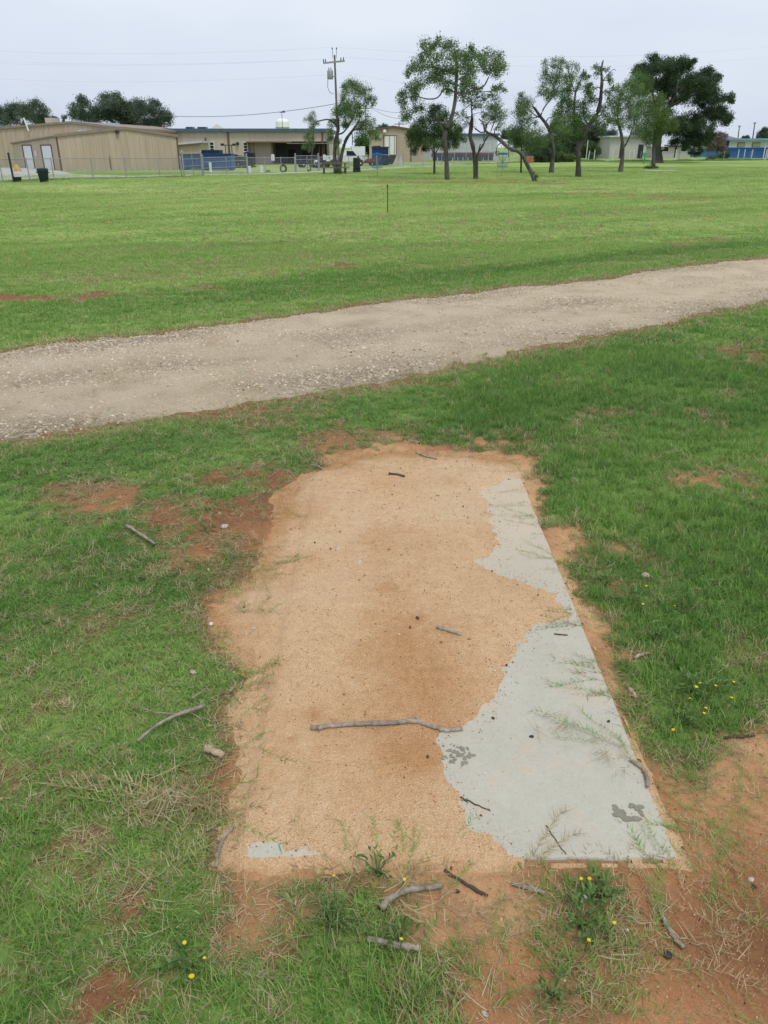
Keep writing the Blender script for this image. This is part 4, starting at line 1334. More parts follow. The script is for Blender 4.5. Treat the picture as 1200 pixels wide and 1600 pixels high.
# ------------------------------------------------------------------ blue containers and yard gear
def container(px0, px1, py0, py1, Y, D, label, mat, lid=True):
    z0 = float(base_z(P(px0, 230, Y).x, Y)); xa_ = P(px0, 230, Y).x; w_ = P(px1, 230, Y).x - xa_
    h_ = ht(px0, py0, Y, z0)
    o = empty("steel_container", (xa_, Y, z0), label, "container")
    w = .06
    mb_ = MB().box((0, 0, .1), (w_, w, h_)).box((0, D - w, .1), (w_, D, h_)).box((0, w, .1), (w, D - w, h_)).box((w_ - w, w, .1), (w_, D - w, h_)).box((w, w, .1), (w_ - w, D - w, .2))
    mb_.build("body", mat, o)
    k_ = max(3, int(w_ / .55))
    for i in range(k_ + 1):
        x_ = (w_ - .09) * i / k_
        MB().box((x_, -.07, .12), (x_ + .09, -.002, h_ - .13)).build("rib", mat, o)
    MB().box((-.06, -.09, h_ - .12), (w_ + .06, D + .06, h_ - .003) if False else (w_ + .06, -.003, h_ + .02)).build("rim", M['navy'], o)
    MB().box((.1, .1, 0), (.3, D - .1, .098)).build("skid", M['dark'], o)
    MB().box((w_ - .3, .1, 0), (w_ - .1, D - .1, .098)).build("skid", M['dark'], o)
    if lid:
        MB().prism([(w_ * .05, h_ + .003), (w_ * .55, h_ + .003), (w_ * .5, h_ + .12), (w_ * .1, h_ + .1)], .05, D - .05).build("lid", M['navy'], o)
    return o


Yc = 88.0
container(281, 320, 240.5, 262, Yc + 2, 2.4, "long blue steel waste container with vertical ribs by the tan shed", M['blue'], False)
container(317, 360, 240.2, 264, Yc, 2.2, "blue steel waste container, its end nearest the green tractor", M['blue'], False)
container(314, 342, 234.5, 262, Yc + 10, 2.2, "dark navy container showing above the blue ones", M['navy'], False)
container(581, 607, 229.5, 259, 97, 2.4, "tall navy container with lifted lid by the workshop door", M['navy'])
container(381, 395, 238.5, 258, 112, 1.6, "dark grey upright bin standing against the beige wall", M['dark'], True)

def wheel(parent, loc, r_, w_, mat=None, rim='yellow'):
    t = MB().lathe([(r_ * .62, -w_ / 2), (r_ * .92, -w_ / 2), (r_, -w_ * .3), (r_, w_ * .3), (r_ * .92, w_ / 2), (r_ * .62, w_ / 2)], 18)
    t = t.build("wheel", M['rubber'], parent, loc=loc, rot=(math.pi / 2, 0, 0))
    MB().lathe([(r_ * .12, -w_ * .55), (r_ * .6, -w_ * .4), (r_ * .6, w_ * .4), (r_ * .12, w_ * .55)], 14).build("rim", M[rim], t)
    return t


Yt = 100.0
zt = float(base_z(-17, Yt))
x0 = P(362, 230, Yt).x
tc_ = empty("farm_tractor", (x0, Yt, zt), "green tractor with roll bar and front bucket beside blue container", "tractor")
MB().prism([(.4, .7), (2.0, .75), (2.05, 1.25), (1.2, 1.35), (.5, 1.2)], -.35, .35).build("bonnet", M['green'], tc_)
MB().box((-.5, -.4, .6), (.5, .4, 1.0)).box((-.45, -.3, 1.0), (-.1, .3, 1.5)).build("seat_platform", M['dark'], tc_)
for s_ in (-.62, .62):
    wheel(tc_, (-.1, s_, .72), .72, .38); wheel(tc_, (1.7, s_, .42), .42, .25)
    MB().tube([(-.55, s_ * .8, .8), (-.55, s_ * .8, 2.45)], .05, 6).build("roll_bar_post", M['dark'], tc_)
    MB().box((-.68, s_ * 1.45 - .18, 2.35), (-.44, s_ * 1.45 + .18, 2.6)).build("work_light", M['dark'], tc_)
MB().tube([(-.55, -1.0, 2.42), (-.55, 1.0, 2.42)], .05, 6).build("roll_bar", M['dark'], tc_)
MB().prism([(2.4, .05), (3.1, .1), (3.1, .2), (2.55, .25), (2.5, .75), (2.4, .75)], -.85, .85).build("bucket", M['dark'], tc_)
for s_ in (-.5, .5): MB().tube([(.9, s_, 1.1), (1.9, s_, .9), (2.45, s_, .45)], .06, 6).build("loader_arm", M['green'], tc_)
tc_.rotation_euler = (0, 0, R(-38))

def mower(px, Y, label, body, rz):
    x_ = P(px, 230, Y).x
    o = empty("riding_mower", (x_, Y, float(base_z(x_, Y))), label, "mower", rz=rz)
    MB().prism([(-.1, .3), (1.0, .32), (1.0, .72), (.75, .8), (.2, .74), (-.05, .55)], -.3, .3).build("hood", M[body], o)
    MB().box((-.75, -.3, .5), (-.25, .3, .62)).box((-.85, -.3, .62), (-.72, .3, 1.05)).build("seat", M['dark'], o)
    MB().box((-.9, -.35, .28), (.9, .35, .4)).build("chassis", M['dark'], o)
    MB().tube([(-.02, 0, .7), (-.15, 0, .98)], .025, 6).lathe([(.17, 0), (.19, .02), (.17, .04)], 12, (-.16, 0, .98)).build("steering", M['dark'], o)
    for s_ in (-.42, .42):
        wheel(o, (-.6, s_, .3), .3, .24, rim='paper'); wheel(o, (.75, s_, .22), .22, .18, rim='paper')
    return o


mower(478, 100, "dark riding mower parked below the porch end", 'dark', .5)
mower(497, 96, "white hooded riding mower next to a leaning young tree", 'paper', 1.9)
mower(516, 97, "dark mower parked behind the picnic table", 'olive', -.4)
mower(570, 97, "red mower parked near the navy container", 'red', .2)

# white box trailer behind the mesquite
Yq = 106.0
x0, x1 = P(547, 230, Yq).x, P(570, 230, Yq).x
bt = empty("cargo_trailer", (x0, Yq, float(base_z(-3, Yq))), "white box cargo trailer behind the twin trunk mesquite", "trailer")
w_ = x1 - x0; hz = lambda py: ht(560, py, Yq, bt.location.z)
MB().box((0, 0, .5), (w_, 2, hz(228.5))).build("box", M['white'], bt)
MB().box((-.02, -.03, .45), (w_ + .02, -.002, .6)).build("skirt", M['grey'], bt)
MB().box((w_ * .06, -.04, .7), (w_ * .1, -.002, hz(228.5) - .1)).build("corner_post", M['grey'], bt)
MB().tube([(0, 1, .5), (-1.1, 1, .45)], .05, 6).build("drawbar", M['dark'], bt)
for q_ in (.42, .62): wheel(bt, (w_ * q_, .0, .36), .36, .22, rim='paper')

# dark pickup seen between the trunks
xk = P(540, 230, 101).x
pk_ = empty("pickup_truck", (xk, 101, float(base_z(-4, 101))), "white pickup truck parked by the yard behind the mesquite trunks", "pickup", rz=.1)
MB().prism([(-2.4, .5), (2.5, .5), (2.55, .95), (1.5, 1.05), (.9, 1.7), (-.4, 1.72), (-.6, 1.1), (-2.45, 1.1)], -.85, .85).build("body", M['white'], pk_)
MB().prism([(.05, 1.1), (1.25, 1.12), (.82, 1.62), (.05, 1.63)], -.865, .865).build("side_window", M['glass'], pk_)
MB().box((2.5, -.8, .45), (2.6, .8, .65)).build("bumper", M['grey'], pk_)
for s_ in (-.8, .8):
    for q_ in (-1.5, 1.6): wheel(pk_, (q_, s_, .38), .38, .24, rim='grey')

# scrap hopper with pale end plates
x0 = P(597, 230, 96).x
hp_ = empty("tipping_hopper", (x0, 96, float(base_z(1, 96))), "dark green tipping hopper with cream triangular ends", "hopper")
MB().prism([(0, 0.1), (1.2, .1), (1.7, 1.05), (.9, 1.05)], 0, 1.6).build("body", M['dkgreen'], hp_)
for x_ in (1.35, 1.85): MB().add([(x_ - .1, -.1, 0), (x_ + .5, -.1, 0), (x_ + .32, -.1, 1.15), (x_ - .1, -.04, 0), (x_ + .5, -.04, 0), (x_ + .32, -.04, 1.15)], [(0, 1, 2), (5, 4, 3), (0, 3, 4, 1), (1, 4, 5, 2), (2, 5, 3, 0)]).build("end_plate", M['cream'], hp_)

# low concrete blocks, bollards, tyre and signs along the yard edge
for i, (px, pb, pt, lab) in enumerate([(329.5, 270, 252.5, "white bollard in front of the blue containers"), (390.5, 271, 259.5, "short white bollard opposite the upright bin"), (409, 270.5, 259, "white bollard next to a yellow green weed")]):
    g = G(px, pb)
    o = empty("bollard", (g.x, g.y, g.z), lab, "bollard", "bollards along the yard drive")
    h_ = P(px, pt, g.y).z - g.z
    MB().lathe([(.12, -.1), (.12, h_ - .04), (.09, h_)], 10).build("post", M['white'], o)
    MB().lathe([(.2, -.05), (.2, .05), (.13, .06)], 10).build("foot", M['grey'], o)
g = G(443, 269.5)
o = empty("old_tyre", (g.x, g.y, g.z + .33), "worn tyre standing on edge beside the concrete drive", "tyre")
vs, fs = [], []
for i in range(22):
    for k_ in range(8):
        A, B = 2 * math.pi * i / 22, 2 * math.pi * k_ / 8
        rr_ = .28 + .085 * math.cos(B)
        vs.append((rr_ * math.cos(A), .1 * math.sin(B), rr_ * math.sin(A)))
        fs.append((i * 8 + k_, i * 8 + (k_ + 1) % 8, (i + 1) % 22 * 8 + (k_ + 1) % 8, (i + 1) % 22 * 8 + k_))
MB().add(vs, fs).build("tread", M['rubber'], o, True)
o.rotation_euler = (0, 0, .5)

# ------------------------------------------------------------------ right side: houses, blue portable
def house(px0, px1, py_top, py_eave, Y, D, label, wall, roof, doors=(), wins=(), flat=False):
    z0 = 0.0
    xa_ = P(px0, 230, Y).x; w_ = P(px1, 230, Y).x - xa_
    o = empty("house", (xa_, Y, z0), label, "house")
    pk2, ev2 = ht(px0, py_top, Y, z0), ht(px0, py_eave, Y, z0)
    MB().box((0, 0, -.3), (w_, D, ev2)).build("wall", wall, o)
    if flat:
        MB().box((-.4, -.5, ev2 + .003), (w_ + .4, D + .4, pk2)).build("roof", roof, o)
    else:
        MB().add([(-.4, -.5, ev2), (w_ + .4, -.5, ev2), (w_ + .4, D + .5, ev2), (-.4, D + .5, ev2), (w_ * .12, D / 2, pk2), (w_ * .88, D / 2, pk2)],
                 [(0, 1, 5, 4), (1, 2, 5), (2, 3, 4, 5), (3, 0, 4), (3, 2, 1, 0)]).build("roof", roof, o)
    for (q0, q1) in doors: MB().box((w_ * q0, -.05, 0), (w_ * q1, -.003, 2.1)).build("door", M['dark'], o)
    for (q0, q1) in wins: window(o, w_ * q0, w_ * q1, 1.0, 2.1, 0, 2)
    return o


house(953, 1010, 212, 214.5, 140, 10, "plain white block building with dark doorway behind the wire fence", M['cream'], M['roofg'], ((.28, .36), (.78, .92)), (), True)
house(908, 958, 224, 226, 150, 8, "low pale shed with flat roof beside the white block building", M['shade'], M['roofg'], ((.2, .36),), ((.55, .7),), True)  # wall painted dark for the shade of an open front
house(1030, 1080, 218, 229, 150, 9, "white cottage with pale hipped roof behind the oak", M['cream'], M['roofg'], ((.5, .56),), ((.15, .3), (.7, .85)))
house(1127, 1150, 210, 217, 175, 12, "grey roofed house behind the blue and white portable", M['greyroof'], M['greyroof'])
house(1085, 1108, 228, 232, 160, 5, "small blue and white hut under the oak", M['teal'], M['roofg'], (), ((.2, .5),), True)
# portable hut: blue skirt, white upper wall, shuttered openings
Yp = 128.0
xa_, xb_ = P(1132, 230, Yp).x, P(1236, 230, Yp).x
pt = empty("portable_classroom", (xa_, Yp, 0), "white and bright blue portable building with pale blue eaves", "portable")
Lp = xb_ - xa_; Zp = lambda py: ht(1160, py, Yp, 0)
MB().box((0, 0, .2), (Lp, 7, Zp(230.5) - .003)).build("lower_wall", M['bblue'], pt)
MB().box((.6, -.02, Zp(230.5)), (Lp, 7, Zp(219.5))).build("upper_wall", M['white'], pt)
MB().box((0, 0, Zp(230.5)), (.59, 7, Zp(219.5))).build("corner_bay", M['navy'], pt)
MB().box((-.5, -1.0, Zp(219.5) + .003), (Lp + .6, 7.5, Zp(216.2))).build("roof", M['gblue'], pt)
for (p0_, p1_) in ((1151, 1163), (1174, 1187)):
    w_ = MB().box((P(p0_, 230, Yp).x - xa_, -.08, Zp(230)), (P(p1_, 230, Yp).x - xa_, -.023, Zp(222.5))).build("shutter_frame", M['trim'], pt)
    MB().box((P(p0_, 230, Yp).x - xa_ + .15, -.11, Zp(230) + .05), (P(p1_, 230, Yp).x - xa_ - .05, -.083, Zp(222.5) - .12)).build("shutter", M['cream'], w_)
for px in (1192, 1198): MB().box((P(px, 230, Yp).x - xa_, -.7, .0), (P(px, 230, Yp).x - xa_ + .12, -.58, Zp(219.5))).build("porch_post", M['paper'], pt)

# ------------------------------------------------------------------ chain link fence
def fence_run(pix, label, h, step, post_mat, wire_pitch=.11, rail=True, post_r=.03, xtra=()):
    pts = [G(*q) for q in pix]
    o = empty("chain_link_fence" if rail else "wire_fence", (pts[0].x, pts[0].y, pts[0].z), label, "fence")
    b0 = Vector(o.location)
    strands = MB(); posts = []
    for a_, c_ in zip(pts[:-1], pts[1:]):
        d = c_ - a_; L_ = math.hypot(d.x, d.y)
        k_ = max(1, round(L_ / step))
        for i in range(k_ + (1 if c_ is pts[-1] else 0)):
            p = a_ + d * (i / k_); p.z = gz(p.x, p.y); posts.append(p)
        if rail:
            A, C = a_.copy(), c_.copy()
            A.z, C.z = gz(A.x, A.y) + h, gz(C.x, C.y) + h
            MB().tube([A - b0, C - b0], .021, 6).build("top_rail", post_mat, o)
        kk = int(L_ / wire_pitch)
        u = Vector((d.x / L_, d.y / L_, 0)); nrm = Vector((-u.y, u.x, 0))
        r_ = .0022
        for i in range(-int(h / wire_pitch), kk):
            for sgn in (1, -1):
                s0_, s1_ = i * wire_pitch, i * wire_pitch + h
                z0_, z1_ = (.03, h - .02) if sgn > 0 else (h - .02, .03)
                if s0_ < 0: z0_ += (z1_ - z0_) * (-s0_ / h); s0_ = 0
                if s1_ > L_: z1_ -= (z1_ - z0_) * ((s1_ - L_) / (s1_ - s0_)); s1_ = L_
                if s1_ <= s0_: continue
                p0 = a_ + u * s0_ - b0; p1 = a_ + u * s1_ - b0
                zb_ = lambda p_: float(base_z(p_.x + b0.x, p_.y + b0.y)) - b0.z
                p0.z, p1.z = zb_(p0) + z0_, zb_(p1) + z1_
                w1, w2 = Vector((0, 0, r_ * 1.4)), nrm * r_
                strands.add([p0 - w1, p0 + w1 + w2, p0 + w1 - w2, p1 - w1, p1 + w1 + w2, p1 + w1 - w2], [(0, 1, 4, 3), (1, 2, 5, 4), (2, 0, 3, 5)])
    tag(strands.build("wire_mesh", M['chain'], o), kind="stuff")
    pm = None
    for p in posts:
        if pm is None:
            mb_ = MB().tube([(0, 0, -.15), (0, 0, h + .03)], post_r, 8).lathe([(post_r * 1.15, h + .02), (post_r * 1.2, h + .05), (.008, h + .085)], 8)
            q_ = mb_.build("post", post_mat, o); pm = q_.data
        else:
            q_ = make("post", pm, o)
        q_.location = p - b0
    return o


fence_run([(-60, 288), (5, 285.2), (47, 283.2), (85, 281.6), (146, 280), (198, 278.6), (250, 277.4), (284, 276.4)], "low chain link fence in front of the tan shed", 1.12, 3.0, M['galv'])
fence_run([(388, 272.6), (440, 271), (461, 270.4)], "short chain link fence stretch between double gates", 1.22, 3.2, M['galv'])
fence_run([(500, 268.6), (545, 266.6), (630, 262.2), (690, 259.2), (745, 256.6), (795, 254.4), (842, 252.6)], "chain link fence running behind the mesquite trees toward the hedge", 1.22, 3.2, M['galv'])
def gate(p0, p1, h, label, brace=True):
    a_, c_ = G(*p0), G(*p1)
    Mx_, L_ = frame_xy(a_, c_)
    o = placed("pipe_gate", Mx_, label, "gate", "galvanised yard gates")
    for x_ in (0, L_):
        MB().tube([(x_, 0, -.1), (x_, 0, h + .12)], .055, 8).lathe([(.065, h + .1), (.07, h + .14), (.02, h + .2)], 8, (x_, 0, 0)).build("gate_post", M['galv'], o)
    for i in range(2):
        x0_, x1_ = (.10, L_ / 2 - .03) if i == 0 else (L_ / 2 + .03, L_ - .10)
        lf = MB().tube([(x0_, 0, .1), (x0_, 0, h), (x1_, 0, h), (x1_, 0, .1), (x0_, 0, .1)], .025, 6).build("gate_leaf", M['galv'], o)
        for z_ in (.42, .72): MB().tube([(x0_, 0, h * z_ + .08), (x1_, 0, h * z_ + .08)], .02, 6).build("cross_bar", M['galv'], lf)
        mb_ = MB()
        for k_ in range(int((x1_ - x0_ + h) / .11)):
            s_ = k_ * .11 - h + .2
            for sg in (0, 1):
                q0_, q1_ = max(0, s_), min(x1_ - x0_, s_ + h - .1)
                if q1_ <= q0_: continue
                z0_, z1_ = .1 + (q0_ - s_), .1 + (q1_ - s_)
                if sg: z0_, z1_ = h + .1 - z0_, h + .1 - z1_
                mb_.tube([(x0_ + q0_, 0, z0_), (x0_ + q1_, 0, z1_)], .0028, 3, False)
        tag(mb_.build("wire_mesh", M['chain'], lf), kind="stuff")
    return o


gate((288, 276.6), (317, 275.2), 1.42, "narrow galvanised gate before the blue container")
gate((318.5, 275.2), (387, 272.8), 1.30, "wide galvanised gate before the green tractor")
gate((462.5, 270.3), (498, 268.7), 1.36, "galvanised gate before the shaded porch")
def fence_sign(px0, px1, py0, py1, base, label):
    g_ = G((px0 + px1) / 2, base); Y_ = g_.y - .06
    x0_, x1_ = P(px0, py0, Y_).x, P(px1, py0, Y_).x
    z1_, z0_ = P(px0, py0, Y_).z, P(px0, py1, Y_).z
    o = empty("notice_board", (x0_, Y_, z0_), label, "sign", "notices on the fence")
    MB().box((0, 0, 0), (x1_ - x0_, .012, z1_ - z0_)).build("panel", M['paper'], o)
    for k_ in range(4):                           # illegible faint text lines
        MB().box((.06, -.003, (z1_ - z0_) * (.2 + .17 * k_)), (x1_ - x0_ - .06 - .05 * (k_ % 2), -.0005, (z1_ - z0_) * (.25 + .17 * k_))).build("print_line", M['grey'], o)
    for q_ in (.08, .92): MB().box(((x1_ - x0_) * q_ - .02, -.01, (z1_ - z0_) * .94), ((x1_ - x0_) * q_ + .02, .02, (z1_ - z0_) * .99)).build("clip", M['dark'], o)
fence_sign(423.5, 428.5, 241, 251, 271.6, "white notice on the chain link beside the porch gate")
fence_sign(504.5, 509, 241.5, 250, 268.4, "white notice on the chain link close to the mesquite")
fence_run([(842, 253.2), (905, 252.4), (1000, 252.4), (1060, 252.2), (1130, 251.2), (1210, 249.8), (1300, 248.5)], "wire field fence with thin posts behind the oak", 1.15, 7.0, M['grey'], .30, False, .045)
for i, px in enumerate((914.5, 918, 927, 956, 982, 989, 1021, 1053, 1083, 1151, 1160.5, 1172, 1193.5)):       # white timber posts leaning here and there
    g = G(px, 251.6 if px < 1100 else 250.4)
    h_ = (2.6 if i == 0 else 1.35) * (.9 + .2 * random.random())
    o = MB().tube([(0, 0, -.2), (random.uniform(-.05, .12), .05, h_)], .055, 8).build("fence_post", M['paper'], loc=(g.x, g.y - .25, g.z))
    tag(o, "tall white post at the end of the low shed" if i == 0 else "white painted timber post standing along the wire field fence", "post", None if i == 0 else "white posts along the field fence")

# ------------------------------------------------------------------ utility poles and lines
def util_pole(px, py_top, Y, lean_px, label, arms=True, big=True, r_=.15):
    x_ = P(px, 230, Y).x; z0 = float(base_z(x_, Y))
    o = empty("utility_pole", (x_, Y, z0), label, "utility pole")
    tp = P(px + lean_px, py_top, Y) - Vector((x_, Y, z0))
    MB().tube([(0, 0, -.3), (tp.x * .5, 0, tp.z * .5), (tp.x, 0, tp.z)], [r_, r_ * .85, r_ * .62], 10).build("pole", M['pole'], o)
    return o, tp, Vector((x_, Y, z0))


Yu = 92.0
up, tp, u0 = util_pole(529, 86, Yu, -6.3, "weathered timber utility pole with crossarm and grey transformer")
arm_z = tp.z - .55
arm = MB().box((-.06 - 1.15, -.16, arm_z - .16), (1.05, -.06, arm_z + .0)).build("crossarm", M['grey'], up, loc=(tp.x, 0, 0)); arm.rotation_euler = (0, R(-5), 0)
arm.location = (tp.x - arm_z * math.sin(R(-5)), 0, arm_z * (1 - math.cos(R(5))))
INS = []
for dx in (-1.15, -.95, .65, .92):
    zz = arm_z + dx * math.tan(R(5))
    MB().lathe([(.02, 0), (.05, .03), (.065, .12), (.03, .16), (.06, .2), (.02, .28)], 8, (tp.x + dx, -.11, zz)).build("insulator", M['dark'], up); INS.append(Vector((tp.x + dx, -.11, zz + .28)))
for dx in (-.17, .17):
    MB().tube([(tp.x + dx, -.05, tp.z - .3), (tp.x + dx * 1.3, -.05, tp.z + .55)], .025, 6).lathe([(.03, 0), (.07, .05), (.03, .18)], 8, (tp.x + dx * 1.3, -.05, tp.z + .5)).build("pin_insulator", M['dark'], up); INS.append(Vector((tp.x + dx * 1.3, -.05, tp.z + .68)))
tz0, tz1 = ht(520, 124, Yu, u0.z), ht(520, 110, Yu, u0.z)
tf = MB().lathe([(.28, tz0), (.31, tz0 + .05), (.31, tz1 - .06), (.27, tz1), (.1, tz1 + .06)], 14, (tp.x - .50, -.1, 0)).build("transformer", M['galv'], up, True)
for dx in (-.12, .1): MB().lathe([(.03, tz1), (.05, tz1 + .08), (.03, tz1 + .25)], 8, (tp.x - .5 + dx, -.1, 0)).build("bushing", M['dark'], tf)
MB().box((tp.x - .25, -.14, tz0 + .2), (tp.x + .05, -.04, tz0 + .3)).build("bracket", M['galv'], up)
cb = [(tp.x - .75, -.1, tz0 - .0), (tp.x - .8, -.1, tz0 - .7), (tp.x - .6, -.1, tz0 - 1.2), (tp.x - .2, -.1, tz0 - 1.35)]
MB().tube(cb, .03, 6).build("drop_cable", M['wire'], up)

def wire(a_, c_, sag, r_, label, group="overhead lines"):
    k_ = 16
    pts = []
    for i in range(k_ + 1):
        t = i / k_
        p = a_.lerp(c_, t); p.z -= sag * 4 * t * (1 - t)
        pts.append(p - a_)
    o = MB().tube(pts, r_, 5).build("power_line", M['wire'], loc=a_)
    return tag(o, label, "cable", group)


top_w = [u0 + p for p in INS]
far_l = 104.0
wire(top_w[4], P(-70, 77, far_l), .5, .0032, "topmost faint overhead line running to the utility pole")
wire(top_w[0], P(-70, 92, far_l), .5, .0032, "faint overhead line tied to the crossarm end", "overhead lines")
wire(top_w[1], P(-70, 96, far_l), .5, .0032, "faint overhead line tied to the crossarm next to the end one")
wire(u0 + Vector((tp.x - .2, -.1, arm_z - 1.2)), P(-70, 120, far_l), .6, .0032, "faint overhead line below the crossarm")
wire(u0 + Vector((.0 + tp.x * .6, -.15, ht(527, 162, Yu, u0.z))), P(262, 181, 110), .5, .028, "thick black service cable sagging to the office roof")
wire(top_w[5], P(1290, 62, 130), 1.4, .0034, "top faint overhead line crossing above the trees")
wire(top_w[3], P(1290, 78, 130), 1.4, .0034, "second faint overhead line crossing behind the trees")
wire(u0 + Vector((tp.x, -.1, arm_z - .8)), P(900, 150, 120), .8, .0034, "faint line falling behind the tall mesquite")
p2, tp2, u2 = util_pole(571.5, 166, 135, 0, "small distant utility pole between workshop and mesquite", r_=.13)
MB().box((-.8, -.1, tp2.z - .35), (.8, 0, tp2.z - .22)).box((-.1, -.1, tp2.z - 1.5), (.9, 0, tp2.z - 1.38)).build("crossarm", M['pole'], p2)
wire(u2 + Vector((.5, 0, tp2.z)), P(634, 176, 140), .3, .024, "dark cable from the small pole toward the workshop roof")
wire(u2 + Vector((.7, 0, tp2.z - .1)), P(640, 185, 140), .6, .024, "lower dark cable from the small pole sagging toward the barn")
for (px, pt_, Y_, ln, lab) in [(1152, 197, 190, 3.5, "bare pole behind the portable building, shorter of the pair"), (1175, 192, 180, 4.5, "taller bare pole behind the portable building"), (623.5, 190, 165, 0, "tiny distant pole with crossarm above the workshop roof")]:
    o, t_, _q = util_pole(px, pt_, Y_, ln if px > 1000 else 0, lab, r_=.16)
    if px < 1000: MB().box((t_.x - .9, -.1, t_.z - .5), (t_.x + .9, 0, t_.z - .36)).build("crossarm", M['pole'], o)
    else: MB().box((t_.x - .25, -.1, t_.z - .2), (t_.x + .25, .1, t_.z + .1)).build("lamp_head", M['grey'], o)

# water tower far behind
Yx = 420.0
xw = P(443, 230, Yx).x
wt = empty("water_tower", (xw, Yx, -.5), "white cylindrical water tower showing above the office roof", "water tower")
rw = P(453.2, 230, Yx).x - xw; z0, z1 = ht(443, 200.5, Yx, -.5), ht(443, 187.5, Yx, -.5)
MB().lathe([(rw * .8, z0 - .9), (rw, z0 + .2), (rw, z1 - .9), (rw * .93, z1 - .3), (rw * .7, z1 + .25), (rw * .3, z1 + .6), (.1, z1 + .7)], 28).build("tank", M['tankw'], wt)
MB().lathe([(rw * 1.03, z0 + .1), (rw * 1.08, z0 + .1), (rw * 1.08, z0 + .5), (rw * 1.03, z0 + .5)], 28).build("balcony", M['grey'], wt)
for i in range(6):
    A = math.pi * 2 * i / 6 + .2
    MB().tube([(rw * .95 * math.cos(A), rw * .95 * math.sin(A), -.5), (rw * .78 * math.cos(A), rw * .78 * math.sin(A), z0 - .6)], .3, 8).build("leg", M['tankw'], wt)
MB().tube([(0, 0, -.5), (0, 0, z0)], .7, 10).build("riser_pipe", M['tankw'], wt)

# ------------------------------------------------------------------ things standing on the field
def disc_basket(px, pyb, s, label, rz):
    g_ = G(px, pyb)
    o = empty("disc_golf_basket", (g_.x, g_.y, gz(g_.x, g_.y)), label, "disc basket", "disc golf baskets on the field", rz)
    MB().tube([(0, 0, -.1), (0, 0, 1.42 * s)], .028, 8).build("pole", M['galv'], o)
    MB().lathe([(.28, 1.26), (.29, 1.26), (.29, 1.38), (.28, 1.38)], 20).build("top_band", M['bblue'], o)
    bs = MB()
    for k_ in range(16):
        A = 2 * math.pi * k_ / 16
        bs.tube([(.06 * math.cos(A), .06 * math.sin(A), .50), (.33 * math.cos(A), .33 * math.sin(A), .53), (.34 * math.cos(A), .34 * math.sin(A), .72)], .006, 4)
    for z_ in (.56, .64, .72):
        bs.tube([(.34 * math.cos(2 * math.pi * k_ / 20), .34 * math.sin(2 * math.pi * k_ / 20), z_) for k_ in range(21)], .008, 4)
    bs.build("basket", M['teal'], o)
    for k_ in range(14):
        A = 2 * math.pi * k_ / 14
        MB().tube([(.27 * math.cos(A), .27 * math.sin(A), 1.27), (.2 * math.cos(A), .2 * math.sin(A), 1.0), (.05 * math.cos(A), .05 * math.sin(A), .78)], .006, 4).build("chain", M['chain'], o)
    return o


disc_basket(589.5, 277, 1, "blue disc golf basket in the open between workshop and mesquite", .2)
disc_basket(784, 275, 1, "blue disc golf basket under the leaning mesquite trunk", .6)

g = G(605.5, 333)
st_ = MB().tube([(0, 0, -.2), (.004, 0, .4), (-.006, 0, P(605, 288, g.y).z)], .017, 6).box((-.026, -.02, P(605, 288, g.y).z - .09), (.022, .02, P(605, 288, g.y).z - .03)).build("metal_stake", M['rust'], loc=(g.x, g.y, gz(g.x, g.y)))
tag(st_, "thin dark metal stake standing alone in the mown field", "stake")

def trash_can(px, pyb, pyt, label):
    g_ = G(px, pyb); h_ = P(px, pyt, g_.y).z - gz(g_.x, g_.y)
    o = empty("trash_can", (g_.x, g_.y, gz(g_.x, g_.y)), label, "trash can")
    MB().lathe([(.2, .0), (.22, .02), (.275, h_ * .72), (.275, h_ * .75)], 20).build("bin", M['dkgreen'], o, True)
    MB().lathe([(.285, h_ * .75 + .003), (.30, h_ * .78), (.285, h_ * .95), (.2, h_), (.05, h_ + .01)], 20).build("lid", M['dkgreen'], o)
    for s_ in (-1, 1): MB().box((s_ * .30 - .05, -.06, h_ * .66), (s_ * .30 + .05, .06, h_ * .72)).build("handle", M['dkgreen'], o)
    return o


trash_can(69.5, 285, 262.5, "dark green lidded trash can in front of the low fence")
g = G(27.5, 285)
o = empty("feed_bucket", (g.x, g.y, gz(g.x, g.y)), "small dark green tub by the fence near a dirt pile", "tub")
MB().lathe([(.16, 0), (.18, .02), (.24, .24), (.25, .26), (.235, .26), (.2, .05)], 16).build("tub", M['dkgreen'], o)
MB().tube([(-.24, 0, .24), (-.15, 0, .38), (.15, 0, .38), (.24, 0, .24)], .01, 5).build("bail", M['grey'], o)
g = G(22, 284.5)
o = MB().tube([(0, 0, -.2), (-.02, 0, P(14, 241, g.y).z)], .055, 8).lathe([(.06, 0), (.065, .05), (.02, .09)], 8, (-.02, 0, P(14, 241, g.y).z)).build("steel_post", M['dark'], loc=(g.x, g.y, 0))
tag(o, "tall dark steel post rising above the low fence rail", "post")
gq = P(27, 266, 74); o = empty("ochre_cover", (gq.x, gq.y, float(base_z(gq.x, gq.y)) + .05), "ochre draped bag on the apron before the cream door", "cover")
MB().lathe([(.34, 0), (.36, .12), (.25, .42), (.15, .6), (.07, .68), (.03, .65)], 9).build("cloth", M['yellow'], o)
MB().tube([(-.32, 0, .2), (.06, -.34, .24), (.33, .06, .2)], .03, 5).build("cord", M['rust'], o)

